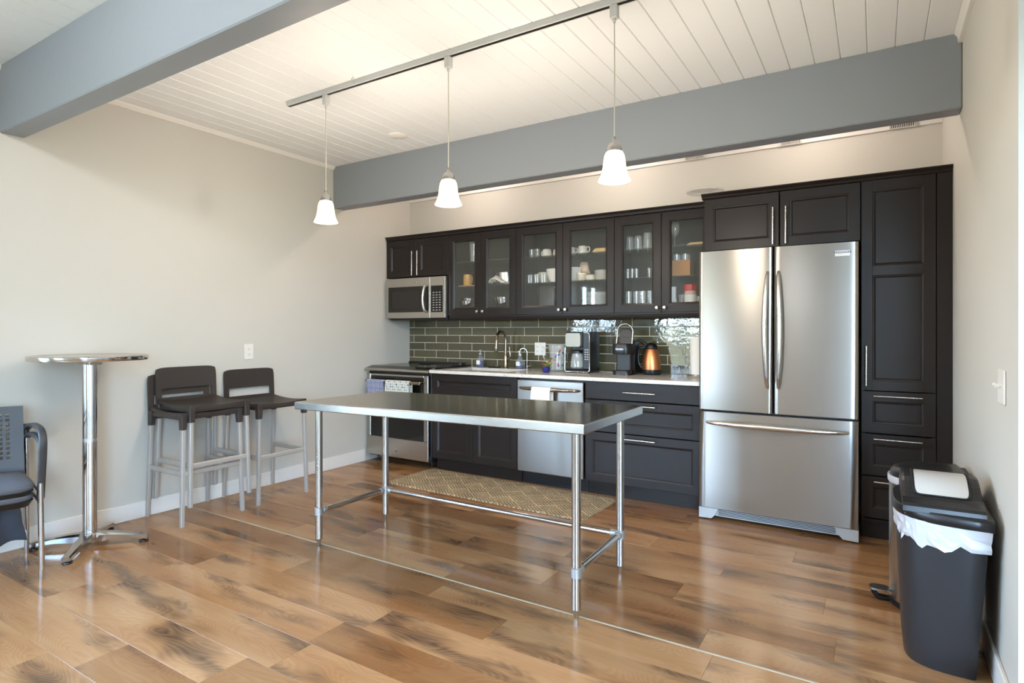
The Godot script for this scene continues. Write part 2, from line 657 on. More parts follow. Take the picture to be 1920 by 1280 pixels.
func room() -> void:
	var T := 0.15
	# left wall with two windows beyond the frame
	var st := ns()
	bx(st, -T, 0, 0, CEIL, -T, 4.05, 0)
	bx(st, -T, 0, 0, 0.45, 4.05, 4.90, 0)
	bx(st, -T, 0, 2.10, CEIL, 4.05, 4.90, 0)
	bx(st, -T, 0, 0, CEIL, 4.90, 5.05, 0)
	bx(st, -T, 0, 0, 0.45, 5.05, 5.90, 0)
	bx(st, -T, 0, 2.10, CEIL, 5.05, 5.90, 0)
	bx(st, -T, 0, 0, CEIL, 5.90, ROOM_Z + T, 0)
	built("wall_left", st, M.wall_paint)
	# wall behind the camera: a low window on the left, an unseen wide glazed front on the right, placed to light the room
	st = ns()
	bx(st, 0, 0.65, 0, CEIL, ROOM_Z, ROOM_Z + T, 0)
	bx(st, 0.65, 1.60, 0, 0.30, ROOM_Z, ROOM_Z + T, 0)
	bx(st, 0.65, 1.60, 1.60, CEIL, ROOM_Z, ROOM_Z + T, 0)
	bx(st, 1.60, 4.90, 0, CEIL, ROOM_Z, ROOM_Z + T, 0)
	bx(st, 4.90, 7.20, 0, 0.10, ROOM_Z, ROOM_Z + T, 0)
	bx(st, 4.90, 7.20, 2.60, CEIL, ROOM_Z, ROOM_Z + T, 0)
	bx(st, 7.20, FAR_X, 0, CEIL, ROOM_Z, ROOM_Z + T, 0)
	built("wall_front", st, M.wall_paint)
	# right wall: a short return beside the pantry, then the room widens
	st = ns()
	bx(st, RW, RW + T, 0, CEIL, -T, WALL_END - T, 0)
	bx(st, RW, FAR_X + T, 0, CEIL, WALL_END - T, WALL_END, 0.0)
	built("wall_right", st, M.wall_paint)
	st = ns()
	bx(st, FAR_X, FAR_X + T, 0, CEIL, WALL_END, ROOM_Z + T, 0)
	built("wall_side", st, M.wall_paint)
	# windows
	window_at(Vector3(-T / 2, 0.45, 4.475), PI / 2, 0.85, 1.65)
	window_at(Vector3(-T / 2, 0.45, 5.475), PI / 2, 0.85, 1.65)
	window_at(Vector3(1.125, 0.30, ROOM_Z + T / 2), PI, 0.95, 1.30)
	window_at(Vector3(6.05, 0.10, ROOM_Z + T / 2), PI, 2.30, 2.50)  # wide glazing out of view, placed to light the near beam and ceiling
	# kitchen wall with its tiles
	var wb := structure("wall_back")
	st = ns()
	bx(st, -T, RW + T, 0, CEIL, -T, 0, 0)
	part(wb, "plaster", st, M.wall_paint)
	st = ns()
	bx(st, 0.001, 3.24, 0.905, 1.3835, 0.0, 0.0068, 0)
	part(wb, "grout", st, M.grout)
	var rows := [0.9125, 0.9895, 1.0675, 1.1450, 1.2230, 1.3010, 1.3790]
	var names := ["tile_glaze", "tile_glaze_pale", "tile_glaze_deep"]
	rng.seed = 4
	for r in 6:
		var y0: float = rows[r] + 0.0023
		var y1: float = rows[r + 1] - 0.0023
		var off := 0.064 if r % 2 == 1 else 0.2155
		var x := off - 0.3035
		while x < 3.24:
			var x0 := maxf(x, 0.0) + 0.0026
			var x1 := minf(x + 0.3035, 3.24) - 0.0026
			if x1 - x0 > 0.015:
				st = ns()
				var tilt := Basis(Vector3.UP, rng.randf_range(-0.006, 0.006)) * Basis(Vector3.RIGHT, rng.randf_range(-0.006, 0.006))
				box(st, Vector3((x0 + x1) / 2, (y0 + y1) / 2, 0.0058), Vector3(x1 - x0, y1 - y0, 0.0076), 0.0016, tilt)
				part(wb, "tile", st, M[names[rng.randi() % 3]])
			x += 0.3035
	# white metal edge along the head of the tiles
	st = ns()
	bx(st, 0.80, 3.24, 1.379, 1.3845, 0.0, 0.011, 0.001)
	built("trim_1", st, M.white_trim)
	# baseboards
	st = ns()
	bx(st, 0, 0.014, 0, 0.112, 0.66, ROOM_Z, 0.003)
	built("baseboard_left", st, M.white_trim)
	st = ns()
	bx(st, RW - 0.014, RW, 0, 0.112, 0.64, WALL_END + 0.014, 0.003)
	bx(st, RW, FAR_X, 0, 0.112, WALL_END, WALL_END + 0.014, 0.003)
	built("baseboard_right", st, M.white_trim)
	# small mouldings where the ceiling meets the walls
	st = ns()
	for zz in [[0.0, 0.921], [1.0515, 3.352], [3.470, ROOM_Z]]:
		prism(st, [Vector2(0, -0.030), Vector2(0.012, -0.030), Vector2(0.030, -0.010), Vector2(0.036, 0), Vector2(0, 0)], zz[0], zz[1], Transform3D(Basis.IDENTITY, Vector3(0, CEIL, 0)))
	built("trim_2", st, M.white_trim)
	st = ns()
	for zz in [[0.0, 0.921], [1.0515, WALL_END]]:
		prism(st, [Vector2(0, -0.050), Vector2(-0.018, -0.050), Vector2(-0.022, -0.02), Vector2(-0.036, 0), Vector2(0, 0)], zz[0], zz[1], Transform3D(Basis.IDENTITY, Vector3(RW, CEIL, 0)))
	built("trim_3", st, M.white_trim)
	# board along the top of the kitchen wall with three vent grilles let into it
	st = ns()
	bx(st, 0.0, RW, 2.634, CEIL, 0.0, 0.020, 0.003)
	built("trim_4", st, M.white_trim)
	var k := 0
	for xx in [[2.945, 3.100], [3.645, 3.790], [4.325, 4.475]]:
		var v := thing("vent_grille", ["small white vent grille above the glass cabinets, leftmost of three", "small white vent grille high above the refrigerator, middle of three", "small white vent grille high above the pantry, rightmost of three"][k], "vent", Vector3((xx[0] + xx[1]) / 2, 2.632, 0.020), 0.0, "vent grilles under the ceiling")
		var w: float = xx[1] - xx[0]
		st = ns()
		bx(st, -w / 2, w / 2, 0, 0.004, 0, 0.018, 0.001)
		bx(st, -w / 2, w / 2, 0.050, 0.056, 0, 0.018, 0.001)
		bx(st, -w / 2, -w / 2 + 0.004, 0.004, 0.050, 0, 0.018, 0.001)
		bx(st, w / 2 - 0.004, w / 2, 0.004, 0.050, 0, 0.018, 0.001)
		part(v, "frame", st, M.white_trim)
		st = ns()
		bx(st, -w / 2 + 0.004, w / 2 - 0.004, 0.004, 0.050, 0, 0.003, 0)
		part(v, "backing", st, M.dark_gap)
		for i in 14:
			st = ns()
			var sx := -w / 2 + 0.004 + (w - 0.008) * (i + 0.5) / 14.0
			bx(st, sx - 0.0022, sx + 0.0022, 0.004, 0.050, 0.003, 0.017, 0.0005)
			part(v, "slat", st, M.white_trim)
		k += 1
	# the two ceiling beams
	var beams := [[0.921, 1.0515, 0.0, RW, "painted blue-grey ceiling beam in front of the kitchen cabinets"], [3.352, 3.470, 0.0, FAR_X, "painted blue-grey ceiling beam in the upper left corner"]]
	for b in beams:
		st = ns()
		bx(st, b[2], b[3], 2.395, CEIL + 0.004, b[0], b[1], 0.006)
		solid("ceiling_beam", st, M.beam_paint, b[4], "beam", Vector3.ZERO, "ceiling beams")

func window_at(at: Vector3, turn: float, w: float, h: float) -> void:
	var n := structure("window_%d" % (1 + used.get("windows", 0)), at)
	used["windows"] = used.get("windows", 0) + 1
	n.rotation.y = turn
	var st := ns()
	var f := 0.055
	bx(st, -w / 2, w / 2, 0, f, -0.05, 0.05)
	bx(st, -w / 2, w / 2, h - f, h, -0.05, 0.05)
	bx(st, -w / 2, -w / 2 + f, f, h - f, -0.05, 0.05)
	bx(st, w / 2 - f, w / 2, f, h - f, -0.05, 0.05)
	part(n, "window_frame", st, M.white_trim)
	st = ns()
	bx(st, -0.03, 0.03, f, h - f, -0.035, 0.035)
	bx(st, -w / 2 + f, -0.03, h * 0.5 - 0.02, h * 0.5 + 0.02, -0.03, 0.03)
	bx(st, 0.03, w / 2 - f, h * 0.5 - 0.02, h * 0.5 + 0.02, -0.03, 0.03)
	part(n, "mullion", st, M.white_trim)
	for sx in [-1.0, 1.0]:
		for sy in [0, 1]:
			st = ns()
			var x0: float = 0.03 if sx > 0 else -w / 2 + f
			var x1: float = w / 2 - f if sx > 0 else -0.03
			var y0: float = f if sy == 0 else h * 0.5 + 0.02
			var y1: float = h * 0.5 - 0.02 if sy == 0 else h - f
			flat(st)
			quad(st, Vector3(x0, y0, 0), Vector3(x1, y0, 0), Vector3(x1, y1, 0), Vector3(x0, y1, 0))
			part(n, "pane", st, M.window_glass)

func floor_boards() -> void:
	var fl := structure("floor")
	var st := ns()
	bx(st, -0.15, FAR_X + 0.15, -0.15, -0.0085, -0.15, ROOM_Z + 0.15, 0)
	part(fl, "subfloor", st, M.dark_gap)
	rng.seed = 17
	var pitch := 0.195
	var L := 1.285
	var k0 := int(floor(-2.403 / pitch)) - 0
	for k in range(k0, 28):
		var z0 := 2.403 + k * pitch
		var z1 := z0 + pitch
		z0 = maxf(z0, 0.0)
		if z1 < 0.05 or z0 > ROOM_Z:
			continue
		z1 = minf(z1, ROOM_Z)
		# the joints of neighbouring rows are staggered; those in view are placed as they lie
		var off := rng.randf_range(0.0, L)
		if k == 2:
			off = 2.39 - L
		elif k == 1:
			off = 1.592
		elif k == 3:
			off = 1.0
		elif k == -1:
			off = 2.36
		elif k == -3:
			off = 3.43
		var x := off - L * ceilf(off / L)
		var limit := FAR_X if z1 > WALL_END else RW
		while x < limit:
			var x0 := maxf(x, 0.0)
			var x1 := minf(x + L, limit)
			x += L
			if x1 - x0 < 0.02:
				continue
			st = ns()
			var uo := Vector2(rng.randf(), rng.randf())
			var ox := x0
			var oz := z0
			uvf = func(p: Vector3) -> Vector2: return Vector2((p.x - ox) / 2.6, (p.z - oz) / 1.3) + uo
			bx(st, x0 + 0.0004, x1 - 0.0004, -0.009, 0.0, z0 + 0.0003, z1 - 0.0003, 0.0002)
			part(fl, "plank", st, M[["floor_print", "floor_print_deep", "floor_print_pale"][rng.randi() % 3]])
			uvf = plain_uv
	st = ns()
	prism(st, [Vector2(-0.006, 0), Vector2(-0.004, 0.0018), Vector2(0.004, 0.0018), Vector2(0.006, 0)], 0.02, FAR_X - 0.1, Transform3D(Basis(Vector3(0, 0, -1), Vector3(0, 1, 0), Vector3(1, 0, 0)), Vector3(0, 0, 2.403)))
	solid("transition_strip", st, M.strip_metal, "thin pale metal strip across the wooden floor under the steel table", "floor strip")

func ceiling_boards() -> void:
	var c := structure("ceiling")
	var st := ns()
	bx(st, -0.15, FAR_X + 0.15, CEIL + 0.018, CEIL + 0.15, -0.15, ROOM_Z + 0.15, 0)
	part(c, "deck", st, M.ceiling_paint)
	# tongue and groove boards running towards the kitchen wall, with bevelled edges
	var pitch := 0.1265
	var x := 4.461 - pitch * 36
	var mesh: ArrayMesh
	while x < FAR_X:
		var x0 := maxf(x, 0.0)
		var x1 := minf(x + pitch, FAR_X)
		x += pitch
		if x1 - x0 < 0.01:
			continue
		if x1 > RW and x0 < RW + 0.15:
			pass
		st = ns()
		var e := 0.0045
		prism(st, [Vector2(x0 + 0.0006, 0.018), Vector2(x0 + 0.0006, e), Vector2(x0 + e, 0), Vector2(x1 - e, 0), Vector2(x1 - 0.0006, e), Vector2(x1 - 0.0006, 0.018)], 0.0, ROOM_Z, Transform3D(Basis.IDENTITY, Vector3(0, CEIL, 0)))
		part(c, "ceiling_board", st, M.ceiling_paint)

# ------------------------------------------------------------------ cabinets
const STEP_DOOR := [Vector2(0, 0), Vector2(0, 0.0175), Vector2(0.0015, 0.019), Vector2(0.058, 0.019), Vector2(0.061, 0.0165), Vector2(0.066, 0.0155), Vector2(0.074, 0.0085)]
const STEP_GLASS := [Vector2(0.074, 0.004), Vector2(0.0, 0.0), Vector2(0, 0.0175), Vector2(0.0015, 0.019), Vector2(0.058, 0.019), Vector2(0.061, 0.0165), Vector2(0.066, 0.0155), Vector2(0.074, 0.0085), Vector2(0.074, 0.004)]

func door(parent: Node, called: String, x0: float, x1: float, y0: float, y1: float, z: float, glass := false, rail := 0.058) -> MeshInstance3D:
	var st := ns()
	var g := 0.0016
	var w := x1 - x0 - 2 * g
	var h := y1 - y0 - 2 * g
	var steps := []
	for s in (STEP_GLASS if glass else STEP_DOOR):
		steps.append(Vector2(s.x if s.x < 0.05 else s.x - 0.058 + rail, s.y))
	panelled(st, w, h, steps, not glass)
	var d := part(parent, called, st, M.cabinet_stain, Vector3((x0 + x1) / 2, (y0 + y1) / 2, z))
	if glass:
		st = ns()
		flat(st)
		var a := w / 2 - rail - 0.014
		var b := h / 2 - rail - 0.014
		quad(st, Vector3(-a, -b, 0.006), Vector3(a, -b, 0.006), Vector3(a, b, 0.006), Vector3(-a, b, 0.006))
		part(d, "glass_pane", st, M.door_glass)
	return d

func bar_handle(d: Node, a: Vector3, b: Vector3, r := 0.0055) -> void:
	var st := ns()
	tube(st, [a, b], r, 10)
	var t := (b - a).normalized()
	for p in [a + t * 0.035, b - t * 0.035]:
		tube(st, [Vector3(p.x, p.y, 0.018), p], r * 0.85, 8)
	part(d, "handle", st, M.handle_steel)

func knob(d: Node, at: Vector3) -> void:
	var st := ns()
	lathe(st, [Vector2(0.006, 0), Vector2(0.0055, 0.010), Vector2(0.013, 0.016), Vector2(0.0145, 0.022), Vector2(0.011, 0.027), Vector2(0.0, 0.0285)], Vector3.ZERO, 16)
	var o := part(d, "knob", st, M.handle_steel, at)
	o.rotation.x = PI / 2

func carcass(parent: Node, x0: float, x1: float, y0: float, y1: float, z1: float, m: Material, open := true) -> void:
	var st := ns()
	var t := 0.018
	bx(st, x0, x0 + t, y0, y1, 0.012, z1, 0.001)
	bx(st, x1 - t, x1, y0, y1, 0.012, z1, 0.001)
	bx(st, x0 + t, x1 - t, y0, y0 + t, 0.012, z1, 0.001)
	bx(st, x0 + t, x1 - t, y1 - t, y1, 0.012, z1, 0.001)
	bx(st, x0 + t, x1 - t, y0 + t, y1 - t, 0.012, 0.020, 0.0)
	part(parent, "carcass", st, m)

func drawer_front(parent: Node, x0: float, x1: float, y0: float, y1: float, z: float, slab := false) -> MeshInstance3D:
	if slab:
		var st := ns()
		bx(st, -(x1 - x0) / 2 + 0.0016, (x1 - x0) / 2 - 0.0016, -(y1 - y0) / 2 + 0.0016, (y1 - y0) / 2 - 0.0016, 0, 0.019, 0.002)
		return part(parent, "drawer", st, M.cabinet_stain, Vector3((x0 + x1) / 2, (y0 + y1) / 2, z))
	return door(parent, "drawer", x0, x1, y0, y1, z)

func kitchen() -> void:
	var st: SurfaceTool
	# --- wall cabinet over the microwave
	var c := thing("wall_cabinet", "short black-brown wall cabinet with two bar handles above the microwave", "cabinet", Vector3(0.395, 1.80, 0), 0.0, "wall cabinets")
	carcass(c, -0.390, 0.400, 0.0, 0.375, 0.34, M.cabinet_stain)
	var d := door(c, "door", -0.390, 0.003, 0.0, 0.373, 0.341)
	bar_handle(d, Vector3(0.165, -0.175, 0.048), Vector3(0.165, 0.065, 0.048))
	d = door(c, "door", 0.003, 0.400, 0.0, 0.373, 0.341)
	bar_handle(d, Vector3(-0.162, -0.175, 0.048), Vector3(-0.162, 0.065, 0.048))
	# --- three glazed wall cabinets
	var runs := [[0.796, 1.174, 1.552, "black-brown glass-door wall cabinet with metal bowls and a yellow mug"], [1.552, 2.012, 2.472, "wide black-brown glass-door wall cabinet with white mugs and plates"], [2.472, 2.853, 3.236, "black-brown glass-door wall cabinet with drinking glasses beside the refrigerator"]]
	for r in runs:
		c = thing("glass_cabinet", r[3], "cabinet", Vector3((r[0] + r[2]) / 2, 1.408, 0), 0.0, "wall cabinets")
		var h: float = (r[2] - r[0]) / 2
		carcass(c, -h, h, 0.0, 0.767, 0.34, M.cabinet_inside)
		for y in [0.282, 0.512]:
			st = ns()
			bx(st, -h + 0.019, h - 0.019, y - 0.006, y, 0.022, 0.31, 0.001)
			part(c, "glass_shelf", st, M.shelf_glass)
		d = door(c, "door", -h, 0.0, 0.0, 0.765, 0.341, true)
		knob(d, Vector3(h / 2 - 0.030, -0.3455, 0.019))
		d = door(c, "door", 0.0, h, 0.0, 0.765, 0.341, true)
		knob(d, Vector3(-h / 2 + 0.030, -0.3455, 0.019))
	# --- cornice and light rail of the wall cabinets
	st = ns()
	var prof := [Vector2(0.0, 0.0), Vector2(0.356, 0.0), Vector2(0.362, 0.006), Vector2(0.366, 0.020), Vector2(0.382, 0.034), Vector2(0.382, 0.040), Vector2(0.0, 0.040)]
	prism(st, prof, 0.006, 3.205, Transform3D(Basis(Vector3(0, 0, 1), Vector3.UP, Vector3(1, 0, 0)), Vector3(0, 2.175, 0.0)))
	solid("cabinet_cornice", st, M.cabinet_stain, "long black-brown cornice moulding on top of the wall cabinets", "moulding")
	st = ns()
	prism(st, [Vector2(0.315, 0.0), Vector2(0.315, -0.040), Vector2(0.345, -0.040), Vector2(0.352, -0.028), Vector2(0.356, -0.010), Vector2(0.356, 0.0)], 0.815, 3.236, Transform3D(Basis(Vector3(0, 0, 1), Vector3.UP, Vector3(1, 0, 0)), Vector3(0, 1.408, 0)))
	solid("light_rail", st, M.cabinet_stain, "black-brown rail under the glass wall cabinets above the tiles", "moulding")
	# --- cabinet over the refrigerator
	c = thing("fridge_cabinet", "deep black-brown cabinet with two bar handles above the refrigerator", "cabinet", Vector3(3.705, 1.815, 0), 0.0, "tall cabinets")
	carcass(c, -0.467, 0.463, 0.0, 0.358, 0.60, M.cabinet_stain)
	d = door(c, "door", -0.467, 0.008, 0.0, 0.357, 0.601)
	bar_handle(d, Vector3(0.203, -0.165, 0.048), Vector3(0.203, 0.075, 0.048))
	d = door(c, "door", 0.012, 0.463, 0.0, 0.357, 0.601)
	bar_handle(d, Vector3(-0.188, -0.165, 0.048), Vector3(-0.188, 0.075, 0.048))
	# --- pantry
	c = thing("pantry_cabinet", "tall narrow black-brown pantry cabinet right of the refrigerator", "cabinet", Vector3(4.357, 0, 0), 0.0, "tall cabinets")
	carcass(c, -0.186, 0.186, 0.11, 2.173, 0.60, M.cabinet_stain)
	st = ns()
	bx(st, -0.186, 0.262, 0.0, 0.110, 0.01, 0.555, 0.001)
	part(c, "toe_kick", st, M.cabinet_stain)
	st = ns()
	bx(st, 0.188, 0.262, 0.110, 2.173, 0.30, 0.612, 0.001)
	part(c, "filler_strip", st, M.cabinet_stain)
	# its tall door has two panels and a middle rail
	st = ns()
	var w := 0.369
	var y0 := 0.908
	var y1 := 2.172
	var e0 := Vector3(-w / 2, 0, 0)
	var za := 0.019
	# back and edges, then the frame by strips
	bx(st, -w / 2, -w / 2 + 0.058, y0, y1, 0, za, 0.0015)
	bx(st, w / 2 - 0.058, w / 2, y0, y1, 0, za, 0.0015)
	bx(st, -w / 2 + 0.058, w / 2 - 0.058, y0, y0 + 0.058, 0, za, 0.0005)
	bx(st, -w / 2 + 0.058, w / 2 - 0.058, y1 - 0.058, y1, 0, za, 0.0005)
	bx(st, -w / 2 + 0.058, w / 2 - 0.058, 1.600, 1.658, 0, za, 0.0005)
	d = part(c, "door", st, M.cabinet_stain, Vector3(0, 0, 0.601))
	for yy in [[y0 + 0.058, 1.600], [1.658, y1 - 0.058]]:
		st = ns()
		panelled(st, w - 0.116, yy[1] - yy[0], [Vector2(0, 0.002), Vector2(0, za - 0.0005), Vector2(0.003, 0.0165), Vector2(0.008, 0.0155), Vector2(0.016, 0.0085)], true)
		part(d, "panel", st, M.cabinet_stain, Vector3(0, (yy[0] + yy[1]) / 2, 0))
	bar_handle(d, Vector3(-w / 2 + 0.026, 0.935, 0.048), Vector3(-w / 2 + 0.026, 1.175, 0.048))
	for yy in [[0.650, 0.904], [0.394, 0.646], [0.138, 0.390]]:
		d = drawer_front(c, -0.186, 0.186, yy[0], yy[1], 0.601)
		bar_handle(d, Vector3(-0.120, 0.098, 0.048), Vector3(0.120, 0.098, 0.048))
	# --- cornice of the tall cabinets
	st = ns()
	prof = [Vector2(0.0, 0.0), Vector2(0.618, 0.0), Vector2(0.624, 0.006), Vector2(0.628, 0.014), Vector2(0.645, 0.028), Vector2(0.645, 0.035), Vector2(0.0, 0.035)]
	prism(st, prof, 3.222, 4.619, Transform3D(Basis(Vector3(0, 0, 1), Vector3.UP, Vector3(1, 0, 0)), Vector3(0, 2.174, 0.0)))
	solid("cabinet_cornice", st, M.cabinet_stain, "black-brown cornice moulding above the refrigerator and pantry cabinets", "moulding")
	# --- sink base
	c = thing("sink_cabinet", "black-brown base cabinet with two doors under the sink", "cabinet", Vector3(1.268, 0, 0), 0.0, "base cabinets")
	carcass(c, -0.452, 0.456, 0.11, 0.884, 0.60, M.cabinet_stain)
	st = ns()
	bx(st, -0.452, 0.456, 0.0, 0.110, 0.01, 0.545, 0.001)
	part(c, "toe_kick", st, M.cabinet_stain)
	d = door(c, "false_front", -0.452, 0.456, 0.694, 0.880, 0.601)
	d = door(c, "door", -0.452, 0.001, 0.118, 0.690, 0.601)
	bar_handle(d, Vector3(0.195, 0.09, 0.048), Vector3(0.195, 0.275, 0.048))
	d = door(c, "door", 0.003, 0.456, 0.118, 0.690, 0.601)
	bar_handle(d, Vector3(-0.195, 0.09, 0.048), Vector3(-0.195, 0.275, 0.048))
	# --- drawers
	c = thing("drawer_cabinet", "black-brown base cabinet with three drawers left of the refrigerator", "cabinet", Vector3(2.785, 0, 0), 0.0, "base cabinets")
	carcass(c, -0.447, 0.438, 0.11, 0.884, 0.60, M.cabinet_stain)
	st = ns()
	bx(st, -0.447, 0.438, 0.0, 0.110, 0.01, 0.545, 0.001)
	part(c, "toe_kick", st, M.cabinet_stain)
	d = drawer_front(c, -0.447, 0.438, 0.746, 0.880, 0.601, true)
	bar_handle(d, Vector3(-0.125, -0.004, 0.048), Vector3(0.118, -0.004, 0.048))
	d = drawer_front(c, -0.447, 0.438, 0.500, 0.742, 0.601)
	bar_handle(d, Vector3(-0.122, 0.092, 0.048), Vector3(0.118, 0.092, 0.048))
	d = drawer_front(c, -0.447, 0.438, 0.116, 0.496, 0.601)
	bar_handle(d, Vector3(-0.122, 0.158, 0.048), Vector3(0.118, 0.158, 0.048))
	# --- worktop with the sink cut out
	var top := thing("worktop", "long pale quartz worktop over the base cabinets", "worktop")
	st = ns()
	var X0 := 0.815
	var X1 := 3.226
	bx(st, X0, 0.93, 0.886, 0.914, 0.009, 0.662, 0.002)
	bx(st, 1.56, X1, 0.886, 0.914, 0.009, 0.662, 0.002)
	bx(st, 0.93, 1.56, 0.886, 0.914, 0.009, 0.150, 0.0)
	bx(st, 0.93, 1.56, 0.886, 0.914, 0.545, 0.662, 0.002)
	part(top, "slab", st, M.quartz)
	st = ns()
	bx(st, 0.925, 0.932, 0.70, 0.886, 0.145, 0.55, 0)
	bx(st, 1.558, 1.565, 0.70, 0.886, 0.145, 0.55, 0)
	bx(st, 0.932, 1.558, 0.70, 0.886, 0.145, 0.152, 0)
	bx(st, 0.932, 1.558, 0.70, 0.886, 0.543, 0.55, 0)
	bx(st, 0.932, 1.558, 0.70, 0.707, 0.152, 0.543, 0)
	part(top, "sink_bowl", st, M.satin_steel)

# ------------------------------------------------------------------ appliances
func emblem(parent: Node, at: Vector3, r := 0.017) -> void:   # a round badge with a curled monogram
	var st := ns()
	lathe(st, [Vector2(r, 0), Vector2(r, 0.002), Vector2(r * 0.8, 0.003), Vector2(r * 0.78, 0.0015), Vector2(0, 0.0015)], Vector3.ZERO, 24)
	var o := part(parent, "emblem", st, M.chrome, at)
	o.rotation.x = PI / 2
	st = ns()
	var pts := []
	for k in 22:
		var a := k * 0.42
		pts.append(Vector3(cos(a), 0, sin(a)) * r * (0.18 + 0.022 * k) + Vector3(0, 0.003, 0))
	tube(st, pts, r * 0.07, 5)
	part(o, "monogram", st, M.black_plastic)

func towel(called: String, label: String, m: Material, x0: float, x1: float, y: float, z: float, front: float, back: float, r: float, seed_: int, rep := 4.0) -> void:
	var n := noise(seed_, 1.0, 2)
	var st := ns()
	var w := x1 - x0
	var total := front + back + PI * r
	uvf = plain_uv
	var f := func(u: float, v: float) -> Vector3:
		var s := v * total
		var x := x0 + u * w
		var rip := 0.006 * n.get_noise_2d(u * 5.0, 0.0) + 0.003 * sin(u * 11.0 + seed_)
		if s < front:
			var dn := front - s
			return Vector3(x + 0.012 * n.get_noise_2d(dn * 6.0, 3.0), y - dn + 0.006 * u, z + r + 0.004 + rip * clampf(dn * 8.0, 0, 1))
		if s < front + PI * r:
			var a := (s - front) / r
			return Vector3(x, y + sin(a) * (r + 0.003), z + cos(a) * (r + 0.003))
		var db := s - front - PI * r
		return Vector3(x + 0.010, y - db, z - r - 0.004 + rip * 0.3)
	uvf = func(p: Vector3) -> Vector2: return Vector2(p.x, p.y) * rep
	sheet(st, 14, 36, f, 0.003)
	uvf = plain_uv
	solid(called, st, m, label, "towel", Vector3.ZERO, "towels on the appliance handles")

